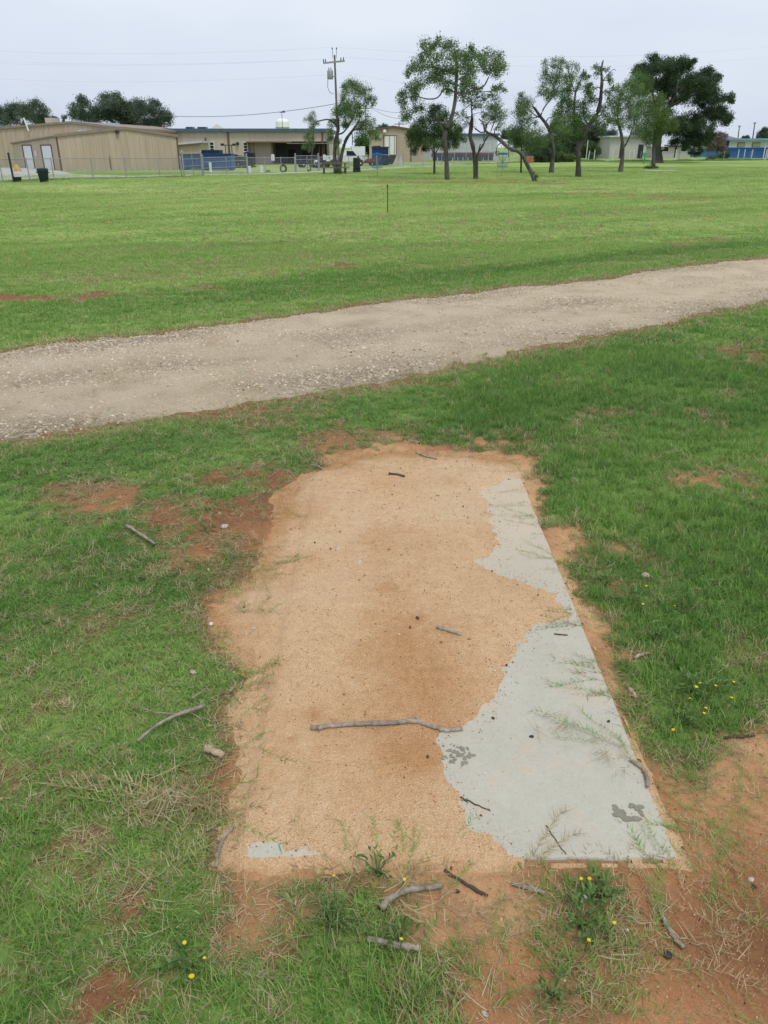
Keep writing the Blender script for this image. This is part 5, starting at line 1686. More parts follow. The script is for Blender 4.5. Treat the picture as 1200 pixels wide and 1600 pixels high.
# picnic table
g = G(523, 272.0)
pt_ = empty("picnic_table", (g.x, g.y, gz(g.x, g.y)), "weathered picnic table beside the twin trunk mesquite", "picnic table", rz=.12)
for k_ in range(4): MB().box((-1.1, -.36 + k_ * .185, .72), (1.1, -.36 + k_ * .185 + .165, .765)).build("top_plank", M['wood'], pt_)
for s_ in (-1, 1):
    for k_ in range(2): MB().box((-1.1, s_ * .72 - .17 + k_ * .18, .42), (1.1, s_ * .72 - .17 + k_ * .18 + .16, .46)).build("seat_plank", M['wood'], pt_)
for x_ in (-.8, .8):
    for s_ in (-1, 1): MB().tube([(x_, s_ * .62, 0), (x_, s_ * .25, .72)], .055, 4).build("leg", M['wood'], pt_)
    MB().box((x_ - .045, -.85, .34), (x_ + .045, .85, .418)).build("seat_bearer", M['wood'], pt_)

# oil drum barrel with grill stand near the fence
g = G(557.5, 269.5)
o = empty("barbecue_barrel", (g.x, g.y, gz(g.x, g.y)), "black barrel standing on a block behind the field edge", "barrel")
MB().box((-.3, -.25, 0), (.3, .25, .3)).build("block", M['dark'], o)
MB().lathe([(.26, .303), (.29, .33), (.29, .58), (.3, .6), (.29, .62), (.29, .9), (.3, .92), (.29, .94), (.27, 1.08)], 16).build("barrel", M['rust'] if False else M['dark'], o)

# green tee sign and another slab by the far trees
g = G(1006, 256)
o = empty("tee_sign", (g.x, g.y, 0), "small bright green tee sign on a post before the field fence", "sign")
MB().box((-.05, -.05, -.1), (.05, .05, 1.1)).build("post", painted("sign_green", (.05, .30, .12), .5), o)
MB().box((-.28, -.09, .75), (.28, -.055, 1.15)).build("panel", painted("sign_green_panel", (.07, .36, .15), .5), o)
g = G(1029, 267.3)
o = MB().box((-1.25, -.7, -.1), (1.35, .75, .06)).build("concrete_pad", m_drive, loc=(g.x, g.y, 0)); tag(o, kind="structure")

# ================================================================== TREES
m_bark_m = bark("mesquite_bark", (.045, .040, .036), (.165, .15, .135))
m_bark_d = bark("oak_bark", (.04, .036, .032), (.125, .11, .095))
m_leaf_mesq = foliage("mesquite_leaf", (.062, .118, .044), (.140, .228, .080), (.24, .335, .125), .4)
m_leaf_light = foliage("fresh_leaf", (.050, .100, .028), (.115, .190, .052), (.20, .28, .08), .35)
m_leaf_oak = foliage("oak_leaf", (.022, .048, .026), (.052, .092, .044), (.112, .162, .074), .2)
m_leaf_dark = foliage("dark_leaf", (.036, .076, .028), (.076, .140, .046), (.14, .205, .068), .3)
m_leaf_haze = foliage("hazy_leaf", (.048, .078, .056), (.088, .128, .084), (.14, .185, .115), .15)  # haze put into the leaf colour: paler and bluer for distance
m_leaf_pink = foliage("myrtle_bloom", (.10, .105, .075), (.24, .19, .17), (.46, .32, .33), .3)


def leaves_mesh(name, cents, mat, rr_, size, per, droop=0.0, aspect=.52):
    """cents: list of (x,y,z,radius,tone); thousands of leaf-sized faces in uneven sub-clumps"""
    C, U, W_, Tn = [], [], [], []
    g_ = np.random.default_rng(rr_)
    more = []
    for (cx, cy, cz, r_, tn) in cents:
        d_ = g_.normal(0, 1, 3); d_ /= np.linalg.norm(d_)
        more.append((cx + d_[0] * r_ * 1.0, cy + d_[1] * r_ * 1.3, cz + d_[2] * r_ * .8, r_ * .75, tn))
    cents = list(cents) + more
    for (cx, cy, cz, r_, tn) in cents:
        tn = tn + g_.normal(0, .13)
        k_ = max(5, int(9 * g_.uniform(.7, 1.3)))
        sub = g_.normal(0, 1, (k_, 3)); sub /= np.linalg.norm(sub, axis=1)[:, None] + 1e-6
        sub *= (g_.uniform(.15, 1.0, (k_, 1)) ** .6) * r_ * .85
        r_ = r_ * 1.22
        nl = int(5.0 * per * (r_ / .5) ** 2 * g_.uniform(.75, 1.25)) + 12
        w = g_.uniform(.3, 1.6, k_); w /= w.sum()
        ids = g_.choice(k_, nl, p=w)
        off = g_.normal(0, 1, (nl, 3)) * r_ * .26
        off[:, 2] = off[:, 2] * (.85 + droop * .5) - droop * r_ * .15 * g_.random(nl)
        p = np.array([cx, cy, cz]) + sub[ids] * np.array([1, 1, .85]) + off
        C.append(p)
        hgt = np.clip((p[:, 2] - cz) / (r_ + 1e-6), -1, 1)
        Tn.append(np.clip(tn + .22 * g_.normal(0, 1, nl) + .10 * g_.normal(0, 1, k_)[ids], 0, 1))
    C = np.concatenate(C); Tn = np.concatenate(Tn); k_ = len(C)
    u = g_.normal(0, 1, (k_, 3)); u[:, 2] -= droop * 1.5
    u /= np.linalg.norm(u, axis=1)[:, None]
    v = np.cross(u, g_.normal(0, 1, (k_, 3))); v /= np.linalg.norm(v, axis=1)[:, None] + 1e-9
    ln = size * .72 * g_.uniform(.6, 1.4, (k_, 1)); wd = ln * aspect
    V = np.stack([C - u * ln / 2, C + v * wd / 2, C + u * ln / 2, C - v * wd / 2], 1).reshape(-1, 3)
    F = np.arange(k_ * 4).reshape(-1, 4)
    return np_mesh(name, V, F, mat, False, {'tone': np.repeat(Tn, 4)})


def tree(name, label, base, trunks, blobs, leaf, brk, seed, size=.10, per=120, droop=.2, cat="tree", group=None, Y=None, depth=1.0, tone=.5, clumps=None, clump_mat=None, twig=1.0):
    """trunks: lists of (px, py, half-width px); blobs: (px, py, radius px [, tone])"""
    rr = random.Random(seed)
    if Y is None:
        g_ = G(*base)
    else:
        g_ = P(base[0], base[1], Y); g_.z = float(base_z(g_.x, Y))
    Yt_ = g_.y; o3 = Vector((g_.x, g_.y, gz(g_.x, g_.y))); s = mpp(Yt_) * 1.0
    root = empty(name, o3, label, cat, group)
    mb_ = MB(); sk = []
    for tk in trunks:
        k_ = len(tk); ph = rr.uniform(0, 6.28); am = rr.uniform(.1, .35)
        pts, rad = [], []
        for i, (qx, qy, hw) in enumerate(tk):
            dy = am * math.sin(ph + i * .9) * min(1, i / 2) + (0 if tk is trunks[0] else rr.uniform(-.1, .1) * i * .4)
            p = P(qx, qy, Yt_ + dy) - o3
            pts.append(p); rad.append(max(.012, hw * s * (.92 if tk is trunks[0] or tk[0][1] > base[1] - 4 else .74)))
        if tk is trunks[0] or abs(pts[0].z) < .35:
            pts[0].z = -.15; rad[0] *= 1.25
        # resample smooth
        fine, fr = [], []
        for i in range(k_ - 1):
            p0, p1, p2, p3 = pts[max(i - 1, 0)], pts[i], pts[i + 1], pts[min(i + 2, k_ - 1)]
            for q_ in range(4):
                t = q_ / 4
                fine.append(.5 * ((2 * p1) + (p2 - p0) * t + (2 * p0 - 5 * p1 + 4 * p2 - p3) * t * t + (3 * p1 - p0 - 3 * p2 + p3) * t ** 3))
                fr.append((rad[i] * (1 - t) + rad[i + 1] * t) * rr.uniform(.9, 1.1))
        fine.append(pts[-1]); fr.append(rad[-1])
        mb_.tube(fine, fr, 9)
        sk += list(zip(fine, fr))
    sp = [P(q[0], q[1], Yt_) - o3 for q in blobs]
    xm = sum(p.x for p in sp) / len(sp); half = max(.5, max(abs(p.x - xm) for p in sp))
    cents = []
    order = []
    for q, p in zip(blobs, sp):
        lim = math.sqrt(max(.08, 1 - min(1, abs(p.x - xm) / half) ** 2)) * half * .75 * depth
        p = P(q[0], q[1], Yt_ + rr.uniform(-lim, lim)) - o3
        order.append((min((p - a_).length for a_, _r in sk), p, q))
    order.sort(key=lambda e: e[0])
    for _d0, p, q in order:
        r_ = q[2] * s
        best, br = min(((a_, ra) for a_, ra in sk), key=lambda e: (e[0] - p).length + (1.2 * max(0, e[0].z - p.z)) + (0.6 if e[1] < .02 else 0))
        mid = best.lerp(p, .5) + Vector((rr.uniform(-.15, .15), rr.uniform(-.15, .15), rr.uniform(.02, .22))) * (p - best).length
        r0 = min(br * .6, .02 + .028 * (p - best).length) * twig
        br_pts = [best, best.lerp(mid, .6) + Vector((rr.uniform(-.05, .05),) * 3), mid, mid.lerp(p, .55), p]
        rad_ = [r0, r0 * .8, r0 * .62, r0 * .45, max(.008, r0 * .25)]
        mb_.tube(br_pts, rad_, 6)
        sk += list(zip(br_pts[2:], rad_[2:]))
        for _ in range(4):
            e = p + Vector((rr.gauss(0, .55), rr.gauss(0, .55), rr.gauss(.1, .5))) * r_
            mb_.tube([br_pts[3], br_pts[3].lerp(e, .5) + Vector((0, 0, .05)), e], [max(.009, r0 * .4), max(.007, r0 * .28), .005], 5)
        cents.append((p.x, p.y, p.z, r_, q[3] if len(q) > 3 else tone))
    tk_ = mb_.build("trunk", brk, root, True)
    make("crown", leaves_mesh("crown", cents, leaf, seed, size, per, droop), root)
    if clumps:
        cc = []
        for q in clumps:
            p = P(q[0], q[1], Yt_ - .1) - o3; cc.append((p.x, p.y, p.z, q[2] * s, .35))
        make("mistletoe_clump", leaves_mesh("mistletoe_clump", cc, clump_mat or m_leaf_oak, seed + 1, size * .8, per * 1.0, 0), root)
    return root


def cr(ox, oy, k_):
    return (lambda L_: [(ox + q[0] / k_, oy + q[1] / k_, *[(v / k_ if i == 0 else v) for i, v in enumerate(q[2:])]) for q in L_])


c3, c4, c5, c6, c1 = cr(470, 60, 6.0), cr(610, 50, 5.4545), cr(790, 70, 5.714), cr(960, 80, 5.0), cr(0, 130, 4.0)
TG = "mesquites scattered over the far end of the field"

# tall mesquite
tree("mesquite_tree", "tallest mesquite with leaning upright trunk and airy crown", (699, 281.5),
     [c4([(487, 1265, 22), (478, 1100, 20), (470, 980, 20), (465, 880, 21), (515, 745, 19), (548, 610, 17), (560, 450, 16), (565, 320, 13), (558, 210, 8), (545, 130, 4)]),
      c4([(462, 890, 14), (430, 800, 11), (385, 725, 10), (330, 690, 7)]),
      c4([(560, 370, 10), (520, 340, 9), (420, 310, 8), (330, 300, 6), (250, 305, 4)]),
      c4([(555, 520, 9), (470, 480, 8), (400, 560, 8), (310, 570, 7), (220, 550, 5), (170, 580, 3)]),
      c4([(580, 540, 9), (700, 500, 8), (790, 465, 8), (830, 400, 7), (860, 330, 5), (880, 260, 3)]),
      c4([(700, 505, 5), (790, 510, 5), (880, 500, 4), (960, 480, 3)])],
     c4([(300, 100, 55), (390, 85, 55), (270, 210, 50), (330, 180, 60), (190, 300, 60), (260, 320, 70), (150, 330, 40), (350, 260, 60), (430, 200, 65), (470, 110, 40), (540, 120, 60), (560, 200, 75), (620, 190, 60),
         (690, 150, 50), (680, 220, 70), (450, 340, 75), (380, 360, 70), (430, 430, 65), (300, 400, 60), (230, 450, 60), (170, 480, 60), (120, 560, 60), (90, 600, 40), (190, 560, 60), (130, 680, 55, .7), (125, 745, 50, .8),
         (190, 690, 50), (260, 650, 50), (480, 490, 50), (640, 300, 75), (610, 390, 70), (670, 380, 70), (690, 470, 65, .7), (620, 470, 60), (610, 545, 55), (730, 505, 50, .75), (840, 190, 60, .7), (840, 260, 75, .7),
         (910, 250, 65, .8), (950, 300, 60, .8), (890, 330, 55, .7), (780, 250, 60), (800, 330, 40), (900, 490, 45), (940, 475, 40), (560, 300, 60), (500, 420, 50), (710, 300, 60), (870, 540, 30)]),
     m_leaf_mesq, m_bark_m, 11, .115, 78, .35, group=TG, tone=.45, clumps=c4([(370, 660, 62), (340, 690, 35), (415, 640, 35)]))

# small round broadleaf tree behind
tree("shade_tree", "small round dark shade tree behind the tallest mesquite", (679, 272.2),
     [c4([(375, 1210, 11), (375, 1120, 10), (376, 1050, 10), (370, 970, 7), (375, 860, 5)]), c4([(376, 1055, 7), (340, 980, 5), (280, 930, 4)]), c4([(376, 1050, 7), (430, 960, 5), (500, 900, 4)])],
     c4([(200, 870, 60), (180, 940, 50), (250, 800, 70), (260, 900, 75), (220, 980, 55), (330, 760, 70), (340, 850, 80), (330, 940, 60), (420, 760, 70), (430, 860, 75), (400, 960, 50), (500, 790, 65), (520, 870, 70), (570, 900, 55),
         (590, 830, 45), (540, 960, 45), (160, 880, 40), (300, 1000, 35), (460, 700, 55), (370, 690, 50), (610, 910, 30), (470, 960, 40)]),
     m_leaf_dark, m_bark_d, 12, .12, 115, .1, tone=.5, group="broadleaf trees on the field")

# thin twin trunk mesquite
tree("mesquite_tree", "thin twin stemmed mesquite with dark clump high on its trunk", (743.5, 280.2),
     [c4([(722, 1255, 14), (718, 1150, 15), (715, 1050, 17), (702, 970, 19), (680, 890, 17), (690, 800, 18), (695, 700, 7), (688, 620, 5), (690, 560, 3)]),
      c4([(738, 1255, 13), (738, 1150, 12), (745, 1040, 11), (785, 970, 10), (815, 910, 9), (850, 860, 6), (880, 780, 4)]),
      c4([(720, 820, 8), (770, 855, 7), (800, 850, 6)]), c4([(745, 1040, 6), (760, 980, 6), (770, 955, 5)]), c4([(690, 610, 4), (640, 650, 4), (610, 690, 3)])],
     c4([(690, 590, 45), (640, 600, 40), (620, 680, 35), (740, 570, 45), (780, 560, 40), (840, 640, 50), (880, 620, 50), (930, 640, 50), (900, 700, 50), (860, 720, 45), (940, 710, 40), (790, 690, 35), (760, 640, 35), (870, 570, 35), (600, 750, 30), (570, 700, 30), (640, 730, 25), (820, 780, 25), (720, 640, 25)]),
     m_leaf_mesq, m_bark_d, 13, .095, 62, .3, group=TG, tone=.42, clumps=c4([(675, 770, 48), (650, 800, 28), (700, 740, 26)]), twig=.8)

# leaning mesquite
tree("mesquite_tree", "mesquite with bent trunk leaning far over the disc basket", (835.8, 283),
     [c5([(268, 1215, 20), (235, 1150, 20), (195, 1075, 19), (150, 990, 19), (115, 952, 18), (60, 935, 17), (20, 915, 16), (-50, 850, 16), (-100, 810, 15), (-150, 790, 13), (-185, 760, 11), (-200, 700, 7), (-240, 660, 5)]),
      c5([(-180, 770, 9), (-160, 700, 6), (-120, 660, 4), (-80, 600, 3)]), c5([(-100, 810, 8), (-95, 760, 6), (-60, 700, 4)]), c5([(-30, 870, 7), (-70, 900, 5), (-85, 960, 5)]), c5([(-190, 770, 8), (-195, 850, 7), (-185, 880, 5)])],
     c5([(-80, 590, 45), (-40, 640, 50), (-100, 660, 45), (-30, 700, 40), (-140, 640, 40), (-60, 740, 35), (-190, 690, 30), (-120, 560, 35), (-85, 965, 22), (-200, 640, 26), (10, 760, 40)]),
     m_leaf_mesq, m_bark_m, 14, .095, 60, .35, group=TG, tone=.4, twig=.9)
tree("root_sprout", "tuft of green sprouts at the foot of the leaning mesquite", (837, 283.6), [c5([(272, 1218, 3), (270, 1190, 2), (275, 1150, 1.5)])], c5([(262, 1170, 22), (282, 1180, 22), (258, 1140, 16), (270, 1200, 20)]), m_leaf_light, m_bark_m, 15, .07, 130, 0, cat="shrub", tone=.55)

# mesquite with green bushy crown
tree("mesquite_tree", "mesquite with forked broken top and bushy green side crown", (861.5, 270.3),
     [c5([(408, 1145, 24), (418, 1040, 20), (428, 960, 18), (418, 880, 17), (400, 790, 18), (368, 715, 16), (310, 640, 14), (265, 575, 12), (240, 550, 6)]),
      c5([(310, 640, 9), (340, 570, 8), (375, 520, 7), (410, 480, 6), (430, 400, 5), (400, 300, 4), (430, 200, 3)]), c5([(300, 650, 7), (240, 610, 6), (190, 560, 4)])],
     c5([(150, 490, 50), (200, 520, 55), (130, 560, 60), (190, 600, 60), (100, 620, 55), (120, 690, 55), (200, 680, 50), (60, 760, 60, .6), (130, 780, 75, .6), (210, 790, 75, .6), (80, 860, 70, .55), (170, 880, 75, .5), (260, 860, 70, .5), (320, 790, 60), (330, 880, 55),
         (460, 700, 60, .7), (480, 770, 55, .7), (440, 640, 50), (500, 830, 50, .6), (350, 190, 40), (420, 160, 45), (480, 130, 45), (350, 280, 50), (340, 370, 50), (400, 330, 55), (440, 260, 55), (480, 200, 45), (380, 430, 55), (450, 360, 55), (500, 290, 50), (310, 430, 40), (430, 450, 50), (500, 420, 50), (150, 440, 30)]),
     m_leaf_mesq, m_bark_m, 16, .105, 85, .3, group=TG, tone=.5)

# big twin-limb mesquite
tree("mesquite_tree", "stout dark mesquite with two tall limbs ending in bare tips", (904.7, 276.8),
     [c5([(652, 1180, 27), (650, 1080, 24), (650, 980, 25), (655, 905, 26), (695, 810, 19), (745, 715, 20), (815, 625, 24), (845, 510, 17), (855, 400, 14), (860, 330, 15), (856, 240, 9), (865, 160, 8), (875, 140, 3)]),
      c5([(650, 910, 17), (625, 830, 13), (620, 720, 12), (615, 600, 12), (618, 480, 12), (632, 400, 9), (665, 330, 7), (690, 265, 6), (700, 210, 3)]),
      c5([(618, 420, 7), (590, 350, 6), (570, 290, 4), (560, 220, 3)]), c5([(860, 330, 5), (910, 270, 4), (960, 220, 3), (985, 230, 2)]), c5([(740, 720, 8), (715, 680, 6), (690, 630, 4)])],
     c5([(600, 540, 70), (680, 560, 75), (540, 560, 70), (560, 640, 75), (640, 650, 80), (720, 600, 60), (500, 500, 60), (480, 600, 55, .6), (520, 700, 65, .6), (600, 740, 75), (680, 720, 60), (560, 800, 65), (640, 800, 55), (730, 420, 55), (780, 400, 45), (720, 370, 45), (770, 500, 55),
         (620, 300, 45), (570, 280, 50), (600, 200, 45), (560, 170, 35), (540, 340, 50), (560, 420, 55), (650, 380, 40), (690, 300, 40), (810, 260, 40), (800, 200, 35), (900, 220, 30), (920, 280, 35), (940, 330, 35), (910, 420, 45), (930, 490, 50), (880, 560, 60), (900, 640, 60), (960, 380, 30), (830, 700, 55), (770, 640, 50), (860, 780, 40), (720, 270, 35)]),
     m_leaf_mesq, m_bark_d, 17, .105, 85, .3, group=TG, tone=.36)

# mesquite with pale trunk near the oak
tree("mesquite_tree", "pale trunked mesquite with forked stem before the white building", (969, 268.8),
     [c5([(1025, 1135, 24), (1038, 1050, 20), (1045, 980, 17), (1045, 900, 16), (1035, 810, 15), (1015, 730, 12), (1000, 640, 8), (1010, 540, 5)]), c5([(1050, 920, 13), (1085, 870, 11), (1115, 800, 9), (1140, 720, 6), (1150, 640, 4)])],
     c5([(960, 520, 50), (1010, 470, 55), (950, 610, 60), (1020, 580, 65), (1090, 560, 60), (1060, 490, 55), (980, 690, 50), (1060, 660, 60), (1130, 640, 60), (1110, 720, 45), (920, 680, 40), (1150, 560, 55), (1180, 640, 50), (1050, 400, 50), (1100, 340, 50), (1010, 400, 45), (1150, 300, 50), (1130, 440, 55), (1190, 380, 55), (1200, 500, 55), (1180, 720, 45), (1200, 800, 40), (1040, 740, 40)]),
     m_leaf_mesq, m_bark_m, 18, .105, 85, .3, group=TG, tone=.5)
# weeping light green tree before the oak
tree("willowy_tree", "light green weeping tree growing in front of the dark oak", (1021.5, 262.5),
     [c6([(308, 910, 16), (306, 860, 13), (308, 800, 12), (312, 700, 9), (315, 600, 7), (310, 480, 4)]), c6([(308, 760, 8), (350, 650, 6), (400, 580, 4)])],
     c6([(250, 400, 60), (310, 390, 65), (290, 460, 65), (350, 440, 55), (240, 480, 60), (330, 520, 65), (270, 550, 65), (220, 570, 55), (380, 540, 50, .7), (350, 600, 60), (290, 630, 60), (230, 650, 50), (340, 680, 50), (430, 560, 45, .65), (470, 560, 40, .65), (180, 620, 45), (270, 700, 45), (200, 330, 60), (250, 280, 60), (180, 240, 55), (130, 270, 50), (190, 190, 40)]),
     m_leaf_light, m_bark_m, 19, .11, 95, .9, tone=.5, group="broadleaf trees on the field")
tree("base_shrub", "dark low shrub ringing the foot of the weeping tree", (1017, 264.6), [c6([(285, 918, 3), (285, 905, 2)])], c6([(240, 910, 18), (265, 905, 20), (290, 905, 22), (315, 902, 22), (335, 910, 18), (300, 885, 14)]), m_leaf_dark, m_bark_d, 20, .07, 150, 0, cat="shrub", tone=.35)

# big oak
tree("live_oak", "large dark live oak with broad spreading crown", (1028, 254.4),
     [c6([(335, 870, 46), (335, 820, 40), (330, 740, 40), (340, 660, 36), (370, 560, 28), (420, 450, 22), (470, 340, 15), (500, 220, 8)]), c6([(345, 660, 24), (440, 600, 20), (560, 560, 16), (680, 510, 11), (800, 470, 7)]),
      c6([(370, 560, 18), (330, 450, 15), (300, 330, 11), (290, 220, 7)]), c6([(440, 430, 14), (560, 370, 12), (680, 310, 9), (780, 260, 5)])],
     c6([(250, 130, 60), (200, 150, 50), (330, 90, 60), (400, 80, 55), (290, 170, 65), (370, 150, 70), (440, 150, 60), (500, 90, 55), (560, 90, 55), (600, 110, 40), (530, 160, 70), (470, 220, 70), (390, 240, 70), (310, 260, 65), (580, 220, 70), (650, 230, 65), (700, 190, 55), (760, 210, 50), (790, 240, 40),
         (720, 260, 65), (770, 310, 50), (640, 300, 65), (560, 300, 70), (480, 310, 70), (420, 330, 60), (550, 380, 55), (480, 390, 50), (700, 340, 60), (760, 370, 60), (830, 360, 50), (880, 350, 38), (915, 375, 30), (640, 390, 45), (700, 420, 55), (780, 440, 65), (840, 460, 55), (890, 510, 42), (860, 560, 40), (790, 510, 60), (720, 490, 60),
         (640, 510, 60), (560, 530, 60), (500, 570, 60), (580, 600, 70), (660, 590, 70), (720, 570, 55), (440, 620, 60), (520, 660, 65), (610, 680, 65), (680, 670, 60), (740, 650, 45), (580, 740, 45), (650, 740, 45), (700, 720, 40), (400, 560, 50), (430, 480, 50), (240, 220, 60), (200, 300, 50), (370, 400, 50), (640, 790, 30), (600, 790, 25)]),
     m_leaf_oak, m_bark_d, 21, .20, 66, .0, tone=.5, depth=1.1)
# twin trunk mesquite by the picnic table
tree("mesquite_tree", "twin trunk mesquite in front of the utility pole and picnic table", (527, 271.5),
     [c3([(335, 1268, 28), (322, 1180, 20), (318, 1080, 19), (328, 960, 20), (350, 860, 16), (348, 760, 13), (340, 690, 9), (380, 600, 6), (420, 520, 4)]),
      c3([(350, 1268, 22), (375, 1130, 18), (400, 1020, 17), (430, 940, 16), (480, 870, 12), (530, 800, 9), (560, 720, 6), (540, 600, 4)]), c3([(345, 840, 11), (310, 790, 10), (250, 760, 9), (160, 778, 7), (140, 790, 4)]), c3([(345, 900, 10), (400, 880, 10), (470, 780, 9), (510, 690, 6), (500, 580, 4)]), c3([(480, 880, 6), (485, 950, 6), (482, 1005, 4)])],
     c3([(450, 430, 55), (490, 420, 55), (550, 450, 60), (430, 500, 60), (520, 510, 65), (590, 520, 60), (400, 560, 45), (620, 580, 45), (680, 570, 40), (690, 610, 30), (480, 590, 60), (430, 640, 60), (380, 650, 50), (500, 660, 65), (560, 640, 50), (450, 720, 65), (520, 740, 65), (390, 720, 50), (590, 710, 55), (590, 790, 60), (640, 790, 45),
         (560, 850, 60), (630, 860, 60), (680, 900, 50), (620, 930, 55), (560, 930, 55), (520, 970, 40), (700, 940, 35), (310, 700, 45), (300, 760, 35), (270, 880, 45), (260, 940, 40), (280, 830, 35), (330, 800, 40), (600, 620, 35), (360, 960, 35), (400, 790, 40), (440, 800, 45)]),
     m_leaf_mesq, m_bark_m, 22, .11, 85, .35, group=TG, tone=.55)
tree("base_shrub", "green bush growing at the foot of the twin trunk mesquite", (528, 272.8), [c3([(348, 1275, 3), (348, 1230, 2)])], c3([(335, 1250, 26), (365, 1245, 28), (350, 1225, 24), (380, 1260, 18)]), m_leaf_light, m_bark_d, 23, .06, 150, 0, cat="shrub", tone=.3)
# young tree before the porch
tree("young_tree", "slender young tree with two leaf tufts before the porch", (485, 268),
     [c3([(88, 1240, 6), (100, 1120, 6), (115, 1000, 5.5), (120, 900, 5), (125, 820, 4), (115, 750, 3)]), c3([(120, 850, 4), (150, 790, 3)])],
     c3([(105, 725, 38), (75, 760, 36), (125, 770, 40), (100, 810, 38), (145, 795, 26), (110, 850, 26), (60, 900, 34), (40, 925, 30), (75, 950, 42), (60, 1010, 38), (95, 1000, 38), (105, 930, 30), (80, 1040, 25)]),
     m_leaf_mesq, m_bark_m, 24, .09, 95, .5, tone=.55)
# oaks behind the sheds
tree("oak_tree", "grey green oak crown rising behind the warehouse roof peak", (215, 262), [c1([(860, 520, 24), (850, 380, 20), (830, 280, 14), (800, 200, 9)]), c1([(850, 340, 12), (700, 240, 9), (620, 170, 6)]), c1([(845, 320, 12), (950, 230, 8)])],
     c1([(490, 160, 40), (530, 130, 45), (560, 190, 55), (640, 110, 50), (690, 130, 55), (620, 170, 60), (740, 150, 55), (700, 200, 70), (790, 150, 55), (780, 220, 70), (850, 170, 60), (920, 150, 55), (960, 140, 40), (900, 220, 70), (990, 190, 50), (1040, 210, 40), (1000, 250, 55), (1050, 240, 35), (850, 270, 60), (940, 270, 50), (600, 220, 55), (520, 215, 45), (460, 200, 40)]),
     m_leaf_haze, m_bark_d, 25, .30, 24, 0, Y=150, tone=.45, group="oaks behind the sheds")
tree("oak_tree", "grey green oak crown at the low end of the warehouse roof", (40, 262), [c1([(160, 520, 20), (160, 380, 16), (150, 280, 12), (150, 220, 8)])],
     c1([(20, 190, 45), (60, 180, 50), (110, 170, 50), (150, 180, 55), (190, 165, 45), (240, 160, 45), (280, 190, 40), (30, 230, 45), (90, 225, 50), (200, 215, 50), (260, 220, 45), (-30, 200, 50), (-80, 210, 50), (300, 225, 30), (400, 215, 18), (340, 215, 20)]),
     m_leaf_haze, m_bark_d, 26, .30, 24, 0, Y=155, tone=.5, group="oaks behind the sheds")
# hedge row at the far right fence
for i, (px, py, r_, Y_, mat_, lab) in enumerate([(838, 236, 17, 108, m_leaf_dark, "dark evergreen bush in the fence corner by the orange bricks"), (852, 243, 13, 104, m_leaf_oak, "low dark bush at the foot of the hedge corner"), (880, 226, 22, 135, m_leaf_oak, "deep green tree mass behind the bushy mesquite"),
                                                 (905, 216, 24, 150, m_leaf_haze, "grey green tree behind the stout mesquite"), (935, 212, 18, 150, m_leaf_haze, "grey green tree behind the low pale shed"), (815, 218, 17, 62, m_leaf_mesq, "green bush filling the gap behind the leaning mesquite"), (862, 232, 18, 116, m_leaf_dark, "dark bush behind the bushy mesquite trunk"), (920, 236, 14, 128, m_leaf_dark, "dark bush between the mesquite limbs and low shed"), (877, 246, 9, 106, m_leaf_light, "tall light green weeds along the wire fence"), (890, 247, 8, 107, m_leaf_light, "pale weeds by the stout mesquite trunk"),
                                                 (1121, 223, 14, 126, m_leaf_pink, "pink blooming crepe myrtle beside the blue portable"), (1131, 244, 7, 118, m_leaf_dark, "upright dark shrub on the field fence"), (1112, 248, 6, 117, m_leaf_dark, "low spreading shrub under the oak edge"), (1194, 216, 11, 230, m_leaf_haze, "distant round tree behind the portable roof"),
                                                 (1165, 222, 6, 260, m_leaf_haze, "tiny distant trees between the bare poles"), (795, 213, 9, 160, m_leaf_haze, "faint distant tree behind the barn end"), (600, 205, 8, 150, m_leaf_haze, "dark tree top above the workshop roof"), (575, 226, 13, 120, m_leaf_dark, "dark bush between mesquite and workshop")]):
    rr = random.Random(700 + i)
    bl = [(px + rr.gauss(0, .6) * r_, py + rr.gauss(0, .45) * r_, r_ * rr.uniform(.36, .55)) for _ in range(18)]
    yb = 230 + 1.7 / Y_ / mpp(1) * 1.0
    tree("shrub" if r_ < 18 else "background_tree", lab, (px, yb), [[(px, 230 + 1750 / Y_ * 1.0, r_ * .09), (px, py, r_ * .06), (px, py - r_ * .5, r_ * .03)]], bl, mat_, m_bark_d, 800 + i, max(.10, .0017 * Y_), 60 if Y_ < 140 else 32, .15, cat="shrub" if r_ < 18 else "tree", Y=Y_, tone=.5)
# orange brick stack in the corner
g = G(826, 256)
o = empty("brick_stack", (g.x + .4, g.y + 4, 0), "orange brick stack half hidden in the fence corner bushes", "bricks")
for lv in range(3):
    for q_ in range(2):
        MB().box((q_ * .42, 0, lv * .26), (q_ * .42 + .40, .5, lv * .26 + .24)).build("brick", M['orange'], o)
# weedy tufts at the yard edge
for i, (px, py, r_, lab) in enumerate([(419, 268, 3.2, "yellow green weed clump beside a short bollard"), (483, 267.5, 3.0, "green weed clump at the porch gate")]):
    rr = random.Random(900 + i)
    tree("weed_clump", lab, (px, py + 2.2), [[(px, py + 2, .3), (px, py, .2)]], [(px + rr.gauss(0, .6) * r_, py + rr.gauss(0, .3) * r_, r_ * .4) for _ in range(7)], m_leaf_light, m_bark_d, 950 + i, .06, 150, 0, cat="weed", tone=.75)

# ================================================================== STICKS, STONES, WEEDS NEAR THE TEE
m_stick = bark("grey_stick", (.15, .12, .09), (.55, .475, .38), 28)
m_stick_d = bark("dark_twig", (.05, .035, .025), (.17, .125, .085), 30)
m_stick_p = bark("barkless_stick", (.42, .30, .18), (.68, .54, .38), 20)


